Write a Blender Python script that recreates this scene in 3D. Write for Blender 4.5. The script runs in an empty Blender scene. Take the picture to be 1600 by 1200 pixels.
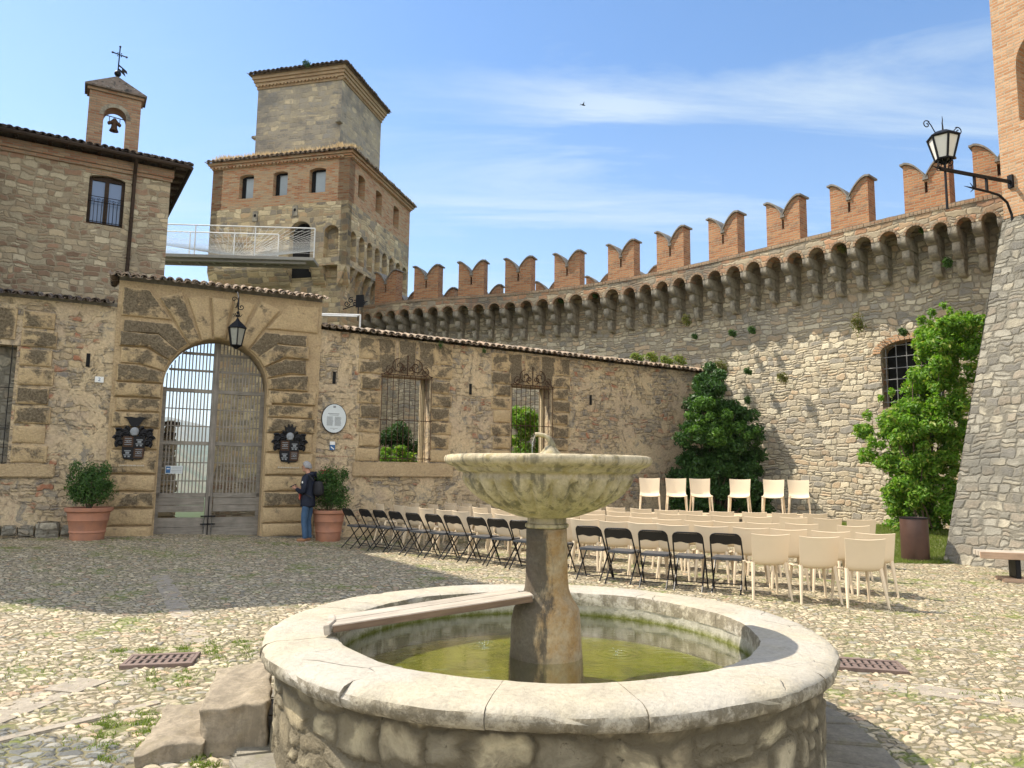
import bpy, bmesh, math, random
import numpy as np
from mathutils import Vector, Matrix
random.seed(7); rng = np.random.default_rng(7)
S = bpy.context.scene
PI = math.pi
# ------------------------------------------------------------------ camera, world, sun
PITCH = math.atan(135/1150.); ROLL = 0.013
cam = bpy.data.cameras.new('camera'); cam.sensor_width = 36; cam.lens = 1150/1600*36
cam.clip_end = 40000; cam.clip_start = .05
co = bpy.data.objects.new('camera', cam); S.collection.objects.link(co); S.camera = co
co.matrix_world = Matrix.Translation((0, 0, 1.6)) @ Matrix.Rotation(PI/2+PITCH, 4, 'X') @ Matrix.Rotation(ROLL, 4, 'Z')
S.render.resolution_x = 1024; S.render.resolution_y = 768
S.view_settings.view_transform = 'Standard'; S.view_settings.look = 'None'
S.view_settings.gamma = 1; S.view_settings.exposure = 1.32
S.cycles.max_bounces = 8; S.cycles.diffuse_bounces = 4; S.cycles.transparent_max_bounces = 12
S.cycles.volume_bounces = 0
SUN = Vector((-.94*math.cos(math.radians(52)), .34*math.cos(math.radians(52)), math.sin(math.radians(52)))).normalized()
sl = bpy.data.lights.new('sun', 'SUN'); sl.energy = 3.4; sl.angle = math.radians(.5); sl.color = (1, .91, .76)
so = bpy.data.objects.new('sun', sl); S.collection.objects.link(so)
so.rotation_euler = (-SUN).to_track_quat('-Z', 'Y').to_euler()
W = bpy.data.worlds.new('World'); S.world = W; W.use_nodes = True
def make_world():
    t = W.node_tree; t.nodes.clear(); L = t.links.new
    out = t.nodes.new('ShaderNodeOutputWorld'); bg = t.nodes.new('ShaderNodeBackground')
    sky = t.nodes.new('ShaderNodeTexSky'); sky.sky_type = 'NISHITA'; sky.sun_disc = False
    sky.sun_elevation = math.radians(52); sky.sun_rotation = math.atan2(SUN.x, SUN.y)
    sky.air_density = 1.0; sky.dust_density = .4; sky.ozone_density = 1.6; sky.altitude = 200
    tc = t.nodes.new('ShaderNodeTexCoord'); sx = t.nodes.new('ShaderNodeSeparateXYZ'); L(tc.outputs['Generated'], sx.inputs[0])
    def M(op, a, b=None, cl=False):
        n = t.nodes.new('ShaderNodeMath'); n.operation = op; n.use_clamp = cl
        for i, v in enumerate((a, b)):
            if v is None: continue
            if isinstance(v, (int, float)): n.inputs[i].default_value = v
            else: L(v, n.inputs[i])
        return n.outputs[0]
    zz = M('ADD', M('MAXIMUM', sx.outputs[2], 0), .12)
    cx = t.nodes.new('ShaderNodeCombineXYZ'); L(M('DIVIDE', sx.outputs[0], zz), cx.inputs[0]); L(M('DIVIDE', sx.outputs[1], zz), cx.inputs[1])
    mp = t.nodes.new('ShaderNodeMapping'); mp.inputs['Rotation'].default_value = (0, 0, math.radians(-32)); mp.inputs['Scale'].default_value = (.30, 1.3, 1)
    mp.inputs['Location'].default_value = (2.3, .6, 0)
    L(cx.outputs[0], mp.inputs[0])
    n1 = t.nodes.new('ShaderNodeTexNoise'); n1.inputs['Scale'].default_value = 1.35; n1.inputs['Detail'].default_value = 12; n1.inputs['Roughness'].default_value = .64; n1.inputs['Distortion'].default_value = 1.0
    L(mp.outputs[0], n1.inputs['Vector'])
    n2 = t.nodes.new('ShaderNodeTexNoise'); n2.inputs['Scale'].default_value = .45; n2.inputs['Detail'].default_value = 3
    L(cx.outputs[0], n2.inputs['Vector'])
    c = M('MULTIPLY', M('SUBTRACT', n1.outputs[0], .48), 6.0, True)
    c2 = M('MULTIPLY', M('SUBTRACT', n2.outputs[0], .40), 5.0, True)
    cl = M('MULTIPLY', M('MULTIPLY', c, c2), .95)
    # thin veil towards the horizon and towards the sun side
    cl = M('ADD', cl, M('MULTIPLY', M('SUBTRACT', 1.0, M('MULTIPLY', sx.outputs[2], 2.0), True), .30), True)
    left = M('MULTIPLY', M('SUBTRACT', M('MULTIPLY', sx.outputs[0], -1), .1), .16, True)
    cl = M('ADD', cl, left, True)
    hs = t.nodes.new('ShaderNodeHueSaturation'); hs.inputs['Saturation'].default_value = 1.22; hs.inputs['Value'].default_value = .62
    L(sky.outputs[0], hs.inputs['Color'])
    mx = t.nodes.new('ShaderNodeMix'); mx.data_type = 'RGBA'; L(cl, mx.inputs[0]); L(hs.outputs[0], mx.inputs[6]); mx.inputs[7].default_value = (2.15, 2.5, 2.7, 1)
    # added fill: unseen sky behind the viewer whitened and brightened to lift the shade
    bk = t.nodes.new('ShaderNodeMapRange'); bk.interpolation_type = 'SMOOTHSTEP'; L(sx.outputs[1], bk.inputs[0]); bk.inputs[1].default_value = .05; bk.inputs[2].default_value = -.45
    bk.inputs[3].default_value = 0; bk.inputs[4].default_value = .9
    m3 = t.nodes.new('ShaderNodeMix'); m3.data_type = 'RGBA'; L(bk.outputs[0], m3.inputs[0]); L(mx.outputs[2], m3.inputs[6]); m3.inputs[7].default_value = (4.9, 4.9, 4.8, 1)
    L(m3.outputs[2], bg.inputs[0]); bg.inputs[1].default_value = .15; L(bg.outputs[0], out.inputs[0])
make_world()
# ------------------------------------------------------------------ camera-ray helper to turn measured points into places
_F = np.array([0, math.cos(PITCH), math.sin(PITCH)]); _U0 = np.array([0, -math.sin(PITCH), math.cos(PITCH)]); _R0 = np.array([1., 0, 0])
_R = math.cos(ROLL)*_R0+math.sin(ROLL)*_U0; _U = -math.sin(ROLL)*_R0+math.cos(ROLL)*_U0
def ray(x, y): return _F+_R*(x-800)/1150-_U*(y-600)/1150
def gpt(x, y, z=0): d = ray(x, y); t = (z-1.6)/d[2]; return Vector((d[0]*t, d[1]*t, z))
def ypt(x, y, Y): d = ray(x, y); t = Y/d[1]; return Vector((d[0]*t, Y, 1.6+d[2]*t))
# ------------------------------------------------------------------ mesh builder
class MB:
    def __init__(s): s.v = []; s.f = []; s.mi = []; s.m = 0
    def add(s, vs, fs):
        b = len(s.v); s.v += [tuple(p) for p in vs]; s.f += [tuple(i+b for i in q) for q in fs]; s.mi += [s.m]*len(fs); return s
    def box(s, x0, x1, y0, y1, z0, z1, M=None):
        vs = [(x, y, z) for z in (z0, z1) for y in (y0, y1) for x in (x0, x1)]
        if M is not None: vs = [M @ Vector(v) for v in vs]
        return s.add(vs, [(0, 2, 3, 1), (4, 5, 7, 6), (0, 1, 5, 4), (2, 6, 7, 3), (0, 4, 6, 2), (1, 3, 7, 5)])
    def prism(s, poly, a, b, fn):
        n = len(poly); vs = [fn(p[0], p[1], a) for p in poly]+[fn(p[0], p[1], b) for p in poly]
        fs = [tuple(range(n)), tuple(range(2*n-1, n-1, -1))]+[(i, i+n, (i+1) % n+n, (i+1) % n) for i in range(n)]
        return s.add(vs, fs)
    def xz(s, poly, y0, y1): return s.prism(poly, y0, y1, lambda p, q, c: (p, c, q))
    def yz(s, poly, x0, x1): return s.prism(poly, x0, x1, lambda p, q, c: (c, p, q))
    def xy(s, poly, z0, z1): return s.prism(poly, z0, z1, lambda p, q, c: (p, q, c))
    def tube(s, pts, r, n=8, cap=True):
        pts = [Vector(p) for p in pts]; N = len(pts); rs = r if isinstance(r, (list, tuple)) else [r]*N
        vs = []; up = Vector((0, 0, 1)); prev = None
        for i, p in enumerate(pts):
            d = (pts[min(i+1, N-1)]-pts[max(i-1, 0)]).normalized()
            if prev is None:
                a = d.cross(up);
                if a.length < .05: a = d.cross(Vector((1, 0, 0)))
            else: a = prev-d*prev.dot(d)
            a.normalize(); prev = a; b = d.cross(a)
            for k in range(n): t = 2*PI*k/n; vs.append(p+(a*math.cos(t)+b*math.sin(t))*rs[i])
        fs = [(i*n+k, i*n+(k+1) % n, (i+1)*n+(k+1) % n, (i+1)*n+k) for i in range(N-1) for k in range(n)]
        if cap: fs += [tuple(range(n-1, -1, -1)), tuple((N-1)*n+k for k in range(n))]
        return s.add(vs, fs)
    def lathe(s, prof, n=32, c=(0, 0, 0), mod=None, close=True):
        vs = []
        for r, z in prof:
            for k in range(n):
                t = 2*PI*k/n; rr = r if mod is None else mod(r, z, t); vs.append((c[0]+rr*math.cos(t), c[1]+rr*math.sin(t), c[2]+z))
        N = len(prof); fs = [(i*n+k, i*n+(k+1) % n, (i+1)*n+(k+1) % n, (i+1)*n+k) for i in range(N-1) for k in range(n)]
        if close: fs += [tuple(range(n-1, -1, -1)), tuple((N-1)*n+k for k in range(n))]
        return s.add(vs, fs)
    def ball(s, c, r, n=10, sc=(1, 1, 1)):
        prof = [(max(1e-4, math.sin(PI*i/n)), -math.cos(PI*i/n)) for i in range(n+1)]
        m = MB().lathe(prof, n*2); return s.add([(c[0]+x*r*sc[0], c[1]+y*r*sc[1], c[2]+z*r*sc[2]) for x, y, z in m.v], m.f)
    def build(s, name, mat, parent=None, loc=(0, 0, 0), rz=0, smooth=False, bevel=0, uvf=None, rot=None, sub=0, weld=False, seg=2):
        me = bpy.data.meshes.new(name); me.from_pydata(s.v, [], s.f)
        mats = mat if isinstance(mat, (list, tuple)) else [mat]
        for m in mats: me.materials.append(m)
        if len(mats) > 1: me.polygons.foreach_set('material_index', s.mi)
        bm = bmesh.new(); bm.from_mesh(me)
        if weld: bmesh.ops.remove_doubles(bm, verts=bm.verts, dist=1e-4)
        bmesh.ops.recalc_face_normals(bm, faces=bm.faces)
        if bevel: bmesh.ops.bevel(bm, geom=[e for e in bm.edges if len(e.link_faces) == 2 and e.calc_face_angle(0) > .5], offset=bevel, segments=seg, affect='EDGES', clamp_overlap=True)
        bm.to_mesh(me); bm.free()
        uv_mesh(me, uvf)
        if smooth:
            me.polygons.foreach_set('use_smooth', [True]*len(me.polygons))
            if smooth != 'all': me.set_sharp_from_angle(angle=math.radians(40))
        o = bpy.data.objects.new(name, me); S.collection.objects.link(o)
        o.location = loc; o.rotation_euler = rot if rot else (0, 0, rz)
        if parent: o.parent = parent
        if sub:
            md = o.modifiers.new('sub', 'SUBSURF'); md.levels = sub; md.render_levels = sub
        return o
def uv_mesh(me, uvf=None):
    n = len(me.loops)
    if n == 0: return
    uvl = me.uv_layers.new(name='UVMap')
    co_ = np.empty(len(me.vertices)*3); me.vertices.foreach_get('co', co_); co_ = co_.reshape(-1, 3)
    li = np.empty(n, dtype=np.int64); me.loops.foreach_get('vertex_index', li); P = co_[li]
    if uvf is not None: uv = uvf(P)
    else:
        nr = np.empty(len(me.polygons)*3); me.polygons.foreach_get('normal', nr); nr = np.abs(nr.reshape(-1, 3))
        lt = np.empty(len(me.polygons), dtype=np.int64); me.polygons.foreach_get('loop_total', lt)
        ax = np.repeat(np.argmax(nr, axis=1), lt)
        uv = np.where((ax == 0)[:, None], P[:, [1, 2]], np.where((ax == 1)[:, None], P[:, [0, 2]], P[:, [0, 1]]))
    uvl.data.foreach_set('uv', np.ascontiguousarray(uv, dtype=np.float32).ravel())
def npmesh(name, V, Fq, mat, parent=None, uv=None, smooth=False, loc=(0, 0, 0), rz=0):
    me = bpy.data.meshes.new(name); V = np.asarray(V, dtype=np.float32); Fq = np.asarray(Fq, dtype=np.int32); k = Fq.shape[1]
    me.vertices.add(len(V)); me.vertices.foreach_set('co', V.ravel())
    me.loops.add(Fq.size); me.loops.foreach_set('vertex_index', Fq.ravel())
    me.polygons.add(len(Fq)); me.polygons.foreach_set('loop_start', np.arange(0, Fq.size, k, dtype=np.int32))
    me.polygons.foreach_set('use_smooth', np.full(len(Fq), bool(smooth)))
    me.update(calc_edges=True); me.materials.append(mat)
    if uv is not None:
        l = me.uv_layers.new(name='UVMap'); l.data.foreach_set('uv', np.asarray(uv, dtype=np.float32)[Fq.ravel()].ravel())
    o = bpy.data.objects.new(name, me); S.collection.objects.link(o); o.location = loc; o.rotation_euler = (0, 0, rz)
    if parent: o.parent = parent
    return o
def tag(o, label=None, cat=None, group=None, kind=None):
    if label: o['label'] = label
    if cat: o['category'] = cat
    if group: o['group'] = group
    if kind: o['kind'] = kind
    return o
def empty(name, loc=(0, 0, 0), rz=0, label=None, cat=None, group=None, kind=None):
    o = bpy.data.objects.new(name, None); S.collection.objects.link(o); o.location = loc; o.rotation_euler = (0, 0, rz)
    o.empty_display_size = .2
    return tag(o, label, cat, group, kind)
def copy_tree(o, parent=None):
    c = o.copy(); S.collection.objects.link(c); c.parent = parent
    for ch in list(o.children): copy_tree(ch, c)
    return c
# ------------------------------------------------------------------ materials
class NT:
    def __init__(s, name):
        s.mat = bpy.data.materials.new(name); s.mat.use_nodes = True; s.t = s.mat.node_tree; s.t.nodes.clear()
        s.out = s.t.nodes.new('ShaderNodeOutputMaterial'); s.b = s.t.nodes.new('ShaderNodeBsdfPrincipled')
        s.L(s.b.outputs[0], s.out.inputs[0]); s.b.inputs['Specular IOR Level'].default_value = .3
    def L(s, a, b): s.t.links.new(a, b)
    def n(s, ty): return s.t.nodes.new('ShaderNode'+ty)
    def put(s, v, i):
        if isinstance(v, (int, float)):
            if hasattr(i.default_value, '__len__'): i.default_value = [v]*len(i.default_value)
            else: i.default_value = v
        elif isinstance(v, (tuple, list)): i.default_value = tuple(v)+(1,)*(len(i.default_value)-len(v))
        else: s.L(v, i)
    def M(s, op, a, b=0., cl=False, c=None):
        n = s.n('Math'); n.operation = op; n.use_clamp = cl; s.put(a, n.inputs[0]); s.put(b, n.inputs[1])
        if c is not None: s.put(c, n.inputs[2])
        return n.outputs[0]
    def V(s, op, a, b):
        n = s.n('VectorMath'); n.operation = op; s.put(a, n.inputs[0]); s.put(b, n.inputs[1]); return n.outputs[0]
    def uv(s, sc=(1, 1, 1), loc=(0, 0, 0), kind='UV'):
        if kind == 'UV':
            tc = s.n('UVMap'); o = tc.outputs[0]
        else:
            tc = s.n('TexCoord'); o = tc.outputs[kind]
        mp = s.n('Mapping'); mp.inputs['Scale'].default_value = sc; mp.inputs['Location'].default_value = loc; s.L(o, mp.inputs[0]); return mp.outputs[0]
    def noise(s, v, sc, det=4, rough=.6, dist=0, col=False):
        n = s.n('TexNoise'); s.L(v, n.inputs['Vector']); n.inputs['Scale'].default_value = sc; n.inputs['Detail'].default_value = det
        n.inputs['Roughness'].default_value = rough; n.inputs['Distortion'].default_value = dist; return n.outputs[1 if col else 0]
    def vor(s, v, sc, feat='F1', rnd=1, out='Color'):
        n = s.n('TexVoronoi'); n.feature = feat; s.L(v, n.inputs['Vector']); n.inputs['Scale'].default_value = sc; n.inputs['Randomness'].default_value = rnd
        return n.outputs[out if feat == 'F1' else 'Distance']
    def ramp(s, f, stops, interp='LINEAR'):
        n = s.n('ValToRGB'); s.put(f, n.inputs[0]); e = n.color_ramp.elements; n.color_ramp.interpolation = interp
        while len(e) < len(stops): e.new(.5)
        for i, (p, c) in enumerate(stops):
            e[i].position = p; c = (c, c, c) if isinstance(c, (int, float)) else c; e[i].color = tuple(c)+(1,)
        return n.outputs[0]
    def sm(s, x, a, b):  # smoothstep
        n = s.n('MapRange'); n.interpolation_type = 'SMOOTHSTEP'; s.put(x, n.inputs[0]); n.inputs[1].default_value = a; n.inputs[2].default_value = b; return n.outputs[0]
    def mix(s, f, a, b, mode='MIX'):
        n = s.n('Mix'); n.data_type = 'RGBA'; n.blend_type = mode; s.put(f, n.inputs[0]); s.put(a, n.inputs[6]); s.put(b, n.inputs[7]); return n.outputs[2]
    def sep(s, v):
        n = s.n('SeparateXYZ'); s.L(v, n.inputs[0]); return n.outputs
    def warp(s, v, sc, amt):
        c = s.noise(v, sc, 3, .6, col=True); d = s.V('SUBTRACT', c, (.5, .5, .5)); m = s.n('VectorMath'); m.operation = 'SCALE'; s.L(d, m.inputs[0]); m.inputs[3].default_value = amt
        return s.V('ADD', v, m.outputs[0])
    def fin(s, col, rough=.85, h=None, hd=.02, disp=None, hs=1, metal=0, spec=None):
        s.put(col, s.b.inputs['Base Color']); s.put(rough, s.b.inputs['Roughness']); s.b.inputs['Metallic'].default_value = metal
        if spec is not None: s.b.inputs['Specular IOR Level'].default_value = spec
        if h is not None and disp is None:
            bp = s.n('Bump'); bp.inputs['Distance'].default_value = hd; bp.inputs['Strength'].default_value = hs; s.L(h, bp.inputs['Height']); s.L(bp.outputs[0], s.b.inputs['Normal'])
        if disp is not None:
            d = s.n('Displacement'); d.inputs['Midlevel'].default_value = .5; d.inputs['Scale'].default_value = disp; s.L(h, d.inputs['Height']); s.L(d.outputs[0], s.out.inputs['Displacement'])
            s.mat.displacement_method = 'BOTH'
        return s.mat
def coursed(t, w, rw, rh, split=.3):
    """irregular courses of stones rw wide, rh high; gives edge distance (1 = about 10 cm) and per-stone random colour"""
    def wn(a, b, c=0.):
        n = t.n('TexWhiteNoise'); n.noise_dimensions = '3D'; x = t.n('CombineXYZ'); t.put(a, x.inputs[0]); t.put(b, x.inputs[1]); t.put(c, x.inputs[2]); t.L(x.outputs[0], n.inputs['Vector']); return t.sep(n.outputs['Color'])
    p = t.sep(w); vy = t.M('MULTIPLY', p[1], 1/rh); row = t.M('FLOOR', vy); fy = t.M('FRACT', vy)
    r1 = wn(row, 3.); cwd = t.M('MULTIPLY_ADD', r1[0], .7, c=.65)       # columns per rw in this course
    vx = t.M('ADD', t.M('MULTIPLY', t.M('MULTIPLY', p[0], 1/rw), cwd), t.M('MULTIPLY', r1[1], 17)); 
    # uneven joints within the course
    nx = t.n('TexNoise'); nx.noise_dimensions = '2D'; cx_ = t.n('CombineXYZ'); t.L(vx, cx_.inputs[0]); t.L(t.M('MULTIPLY', row, 7.31), cx_.inputs[1]); t.L(cx_.outputs[0], nx.inputs['Vector']); nx.inputs['Scale'].default_value = .9; nx.inputs['Detail'].default_value = 1
    vx = t.M('ADD', vx, t.M('MULTIPLY', nx.outputs[0], 1.3)); col = t.M('FLOOR', vx); fx = t.M('FRACT', vx)
    r2 = wn(col, row, 1.); sp = t.M('LESS_THAN', r2[2], split)            # some stones are two thin ones
    fy2 = t.M('FRACT', t.M('MULTIPLY', fy, 2)); half = t.M('MULTIPLY', t.M('FLOOR', t.M('MULTIPLY', fy, 2)), sp)
    fyy = t.M('ADD', t.M('MULTIPLY', fy2, sp), t.M('MULTIPLY', fy, t.M('SUBTRACT', 1, sp)))
    hh = t.M('MULTIPLY', t.M('MULTIPLY_ADD', sp, -.5, c=1), rh*10)
    dx = t.M('MULTIPLY', t.M('DIVIDE', t.M('MINIMUM', fx, t.M('SUBTRACT', 1, fx)), cwd), rw*10*.8); dy = t.M('MULTIPLY', t.M('MINIMUM', fyy, t.M('SUBTRACT', 1, fyy)), hh)
    e = t.M('SUBTRACT', t.M('ADD', dx, dy), t.M('SQRT', t.M('ADD', t.M('MULTIPLY', dx, dx), t.M('MULTIPLY', dy, dy))))
    return e, wn(col, row, t.M('MULTIPLY_ADD', half, 5., c=2.))
def rubble(name, cols, mortar, sc, mw=.09, hd=.04, disp=None, stain=None, stain_amt=.5, dark=.35, grow=None, seed=0, uk='UV', smear=(.58, .68, .65), hf=0.):
    """rubble masonry. cols: list of stone colours, sc: stones per metre (x, z)"""
    t = NT(name); uv0 = t.uv(loc=(seed*3.7, seed*1.9, 0), kind=uk); w = t.warp(t.warp(t.warp(uv0, .9, .35), 3.5, .15), 11, .045)
    e, cs = coursed(t, w, 1/sc[0], 1/sc[1]); n = len(cols)
    stone = t.ramp(cs[0], [(i/n, q) for i, q in enumerate(cols)], 'CONSTANT')
    fine = t.noise(w, 18, 6, .7); mid = t.noise(w, 4, 5, .65); big = t.noise(uv0, .55, 5, .65)
    stone = t.mix(1, stone, t.ramp(t.M('MULTIPLY_ADD', cs[1], .35, c=t.M('MULTIPLY', fine, .75)), [(.15, .55), (.5, 1), (.85, 1.35)]), 'MULTIPLY')
    e2 = t.M('ADD', e, t.M('MULTIPLY', t.M('SUBTRACT', fine, .5), .16))
    msk = t.sm(e2, mw*.3, mw*1.5)
    # some areas are smeared over with mortar
    sme = t.sm(mid, smear[0], smear[1]); msk = t.M('MULTIPLY', msk, t.M('SUBTRACT', 1, t.M('MULTIPLY', sme, smear[2])))
    mort = t.mix(fine, [q*.75 for q in mortar], [min(1, q*1.2) for q in mortar])
    col = t.mix(msk, mort, stone)
    if stain is not None:
        st = t.M('MULTIPLY', t.sm(big, .46, .66), stain_amt); col = t.mix(st, col, t.mix(fine, [q*.7 for q in stain], stain))
        sp = t.sm(t.noise(w, 9, 6, .75), .60, .70); col = t.mix(t.M('MULTIPLY', sp, dark), col, [q*.45 for q in stain])
    if grow is not None:
        g = t.M('MULTIPLY', t.sm(t.noise(uv0, 1.3, 5, .7), .58, .72), .7); col = t.mix(g, col, grow)
    med = t.noise(w, 11, 5, .7)
    h = t.M('ADD', t.M('MULTIPLY', t.M('MAXIMUM', t.sm(e2, -.02, .22), t.M('MULTIPLY', sme, smear[2])), t.M('MULTIPLY_ADD', cs[2], .5, c=.35)), t.M('MULTIPLY', t.M('ADD', fine, t.M('ADD', t.M('MULTIPLY', mid, .7), t.M('MULTIPLY', med, 1.1))), .30))
    h = t.M('MULTIPLY', h, .8)
    if hf: h = t.M('ADD', h, t.M('MULTIPLY', t.M('ADD', t.noise(w, 55, 8, .8), t.M('MULTIPLY', t.noise(w, 26, 8, .75), 1.5)), hf))
    return t.fin(col, .92, h, hd, disp)
def brick(name, cols, mortar, hd=.008, dirt=(.1, .09, .08), dirt_amt=.45, bw=.24, bh=.066, seed=0):
    t = NT(name); uv = t.warp(t.uv(loc=(seed*2.3, seed, 0)), 5, .022); b = t.n('TexBrick'); t.L(uv, b.inputs[0])
    b.inputs['Scale'].default_value = 1; b.inputs['Brick Width'].default_value = bw; b.inputs['Row Height'].default_value = bh; b.inputs['Mortar Size'].default_value = .011; b.inputs['Mortar Smooth'].default_value = .3
    b.inputs['Color1'].default_value = (0, 0, 0, 1); b.inputs['Color2'].default_value = (1, 1, 1, 1); b.inputs['Mortar'].default_value = (.5, .5, .5, 1)
    fine = t.noise(uv, 22, 6, .7); mid = t.noise(uv, 3, 5, .7)
    f = t.M('ADD', t.M('MULTIPLY', t.sep(b.outputs[0])[0], .6), t.M('MULTIPLY', fine, .4)); n = len(cols)
    col = t.ramp(f, [(.1+.8*i/(n-1), q) for i, q in enumerate(cols)])
    mo = t.M('MAXIMUM', b.outputs[1], t.M('MULTIPLY', t.sm(t.noise(uv, 7, 5, .7), .62, .7), .7))
    col = t.mix(mo, col, t.mix(fine, [q*.7 for q in mortar], mortar))
    col = t.mix(t.M('MULTIPLY', t.sm(mid, .5, .7), dirt_amt), col, dirt)
    h = t.M('ADD', t.M('SUBTRACT', 1, b.outputs[1]), t.M('MULTIPLY', fine, .7))
    return t.fin(col, .9, h, hd)
def plaster_wall(name, seed=0):
    t = NT(name); uv = t.uv(loc=(seed*5.1, seed*2.2, 0)); w = t.warp(uv, 2.2, .25)
    fine = t.noise(w, 20, 7, .72); mid = t.noise(w, 2.6, 7, .68, .4); big = t.noise(uv, .8, 6, .65, .6)
    pl = t.mix(t.sm(big, .38, .66), (.58, .45, .285), (.46, .36, .26)); pl = t.mix(t.sm(mid, .35, .75), pl, (.58, .47, .30))
    pl = t.mix(1, pl, t.ramp(fine, [(.28, .58), (.55, 1), (.75, 1.25)]), 'MULTIPLY')
    # exposed rubble and brick where the plaster has gone
    e, c = coursed(t, t.warp(w, 9, .05), .22, .12)
    st = t.ramp(c[0], [(0, (.40, .31, .20)), (.25, (.28, .24, .19)), (.5, (.46, .36, .22)), (.72, (.34, .16, .095)), (.84, (.20, .18, .16))], 'CONSTANT')
    st = t.mix(t.sm(e, .02, .16), (.40, .32, .22), st); st = t.mix(1, st, t.ramp(fine, [(.2, .6), (.6, 1.1)]), 'MULTIPLY')
    gone = t.M('MULTIPLY', t.sm(t.noise(w, 1.15, 8, .78, .8), .47, .55), t.M('MULTIPLY_ADD', t.sm(t.noise(w, 6, 6, .7), .40, .55), .6, c=.4))
    col = t.mix(gone, pl, st)
    gy = t.sm(t.noise(w, 2.6, 9, .78, .5), .53, .62); col = t.mix(t.M('MULTIPLY', gy, .8), col, t.mix(fine, (.10, .09, .08), (.30, .28, .25)))
    h = t.M('SUBTRACT', t.M('MULTIPLY', fine, .45), t.M('MULTIPLY', gone, t.M('SUBTRACT', 1.1, t.M('MULTIPLY', t.sm(e, 0, .2), .9))))
    return t.fin(col, .93, h, .03)
def ashlar(name, base=(.58, .44, .255), crust=.82, seed=0, zlo=1.9, zhi=2.6):
    """ochre sandstone, weathered to a dark crust on the sheltered upper courses"""
    t = NT(name); uv = t.uv(loc=(seed*4.1, 0, 0)); w = t.warp(uv, 4, .12)
    fine = t.noise(w, 24, 7, .7); mid = t.noise(w, 3.2, 7, .7, .4)
    col = t.mix(t.sm(mid, .3, .7), base, (base[0]*.86, base[1]*.84, base[2]*.86)); col = t.mix(1, col, t.ramp(fine, [(.25, .7), (.55, 1), (.8, 1.22)]), 'MULTIPLY')
    z = t.sep(t.uv())[1]
    zone = t.M('MULTIPLY', t.sm(z, zlo, zhi), t.M('SUBTRACT', 1, t.M('MULTIPLY', t.sm(z, 4.55, 5.1), .9)))
    rel = t.n('Attribute'); rel.attribute_name = 'crust'; up = rel.outputs['Fac']
    k = t.M('ADD', t.noise(w, 2.6, 9, .7, .3), t.M('ADD', t.M('MULTIPLY', up, .30), t.M('MULTIPLY', zone, .02)))
    cr = t.M('MULTIPLY', t.sm(k, .60, .74), crust); col = t.mix(cr, col, t.mix(t.sm(fine, .36, .72), (.032, .027, .021), (.21, .18, .13)))
    return t.fin(col, .93, t.M('ADD', t.M('MULTIPLY', fine, .8), t.M('MULTIPLY', mid, .9)), .05)
def simple(name, col, rough=.6, metal=0, var=.12, sc=12, bump=.002, col2=None, spec=None, uk='Object', rnd=0):
    t = NT(name); uv = t.uv(kind=uk); f = t.noise(uv, sc, 5, .65)
    c = t.mix(t.sm(f, .35, .7), col, col2 if col2 else [q*(1-var) for q in col])
    if rnd:
        oi = t.n('ObjectInfo'); c = t.mix(1, c, t.ramp(oi.outputs['Random'], [(0, 1-rnd), (1, 1+rnd*.4)]), 'MULTIPLY')
    return t.fin(c, rough, f, bump, metal=metal, spec=spec)
def wood(name, c1, c2, rough=.8, axis=0):
    t = NT(name); sc = [14, 14, 14]; sc[axis] = 1.2; v = t.uv(sc=tuple(sc), kind='Object'); f = t.noise(v, 1.6, 6, .7, .6); g = t.noise(t.uv(kind='Object'), 3, 4)
    c = t.mix(t.sm(f, .3, .7), c1, c2); c = t.mix(1, c, t.ramp(g, [(.3, .75), (.7, 1.15)]), 'MULTIPLY')
    return t.fin(c, rough, f, .006)
def leafmat(name, cols, trans=.35, gloss=.45, tc=(1.4, 1.5, .6)):
    t = NT(name); g = t.n('NewGeometry'); c = t.ramp(g.outputs['Random Per Island'], [(i/(len(cols)-1), q) for i, q in enumerate(cols)])
    t.put(c, t.b.inputs['Base Color']); t.b.inputs['Roughness'].default_value = gloss; t.b.inputs['Specular IOR Level'].default_value = .4
    tr = t.n('BsdfTranslucent'); t.L(t.mix(1, c, tc, 'MULTIPLY'), tr.inputs[0]); m = t.n('MixShader'); m.inputs[0].default_value = trans
    t.L(t.b.outputs[0], m.inputs[1]); t.L(tr.outputs[0], m.inputs[2]); t.L(m.outputs[0], t.out.inputs[0]); return t.mat
def tilemat(name, cols, lich=(.30, .29, .25)):
    t = NT(name); g = t.n('NewGeometry'); uv = t.uv(kind='Object'); f = t.noise(uv, 9, 6, .7)
    c = t.ramp(g.outputs['Random Per Island'], [(i/(len(cols)-1), q) for i, q in enumerate(cols)])
    c = t.mix(t.sm(f, .5, .62), c, (.055, .05, .045)); c = t.mix(t.sm(t.noise(uv, 15, 6, .7), .56, .66), c, lich)
    return t.fin(c, .92, f, .01)
m_curtain = rubble('curtain_stone', [(.50, .44, .32), (.38, .33, .25), (.58, .52, .39), (.44, .37, .26), (.30, .275, .23), (.54, .47, .34), (.47, .36, .24)], (.37, .325, .245), (3.6, 6.6), mw=.16, disp=.06, stain=(.27, .255, .23), stain_amt=.35, dark=.45, hf=.08)
m_curtain_flat = rubble('curtain_top_stone', [(.37, .31, .22), (.34, .24, .15), (.42, .35, .24), (.38, .22, .13), (.28, .24, .18)], (.30, .25, .18), (4, 7), hd=.03, stain=(.13, .12, .105), stain_amt=.7, dark=.5, seed=2)
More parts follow.
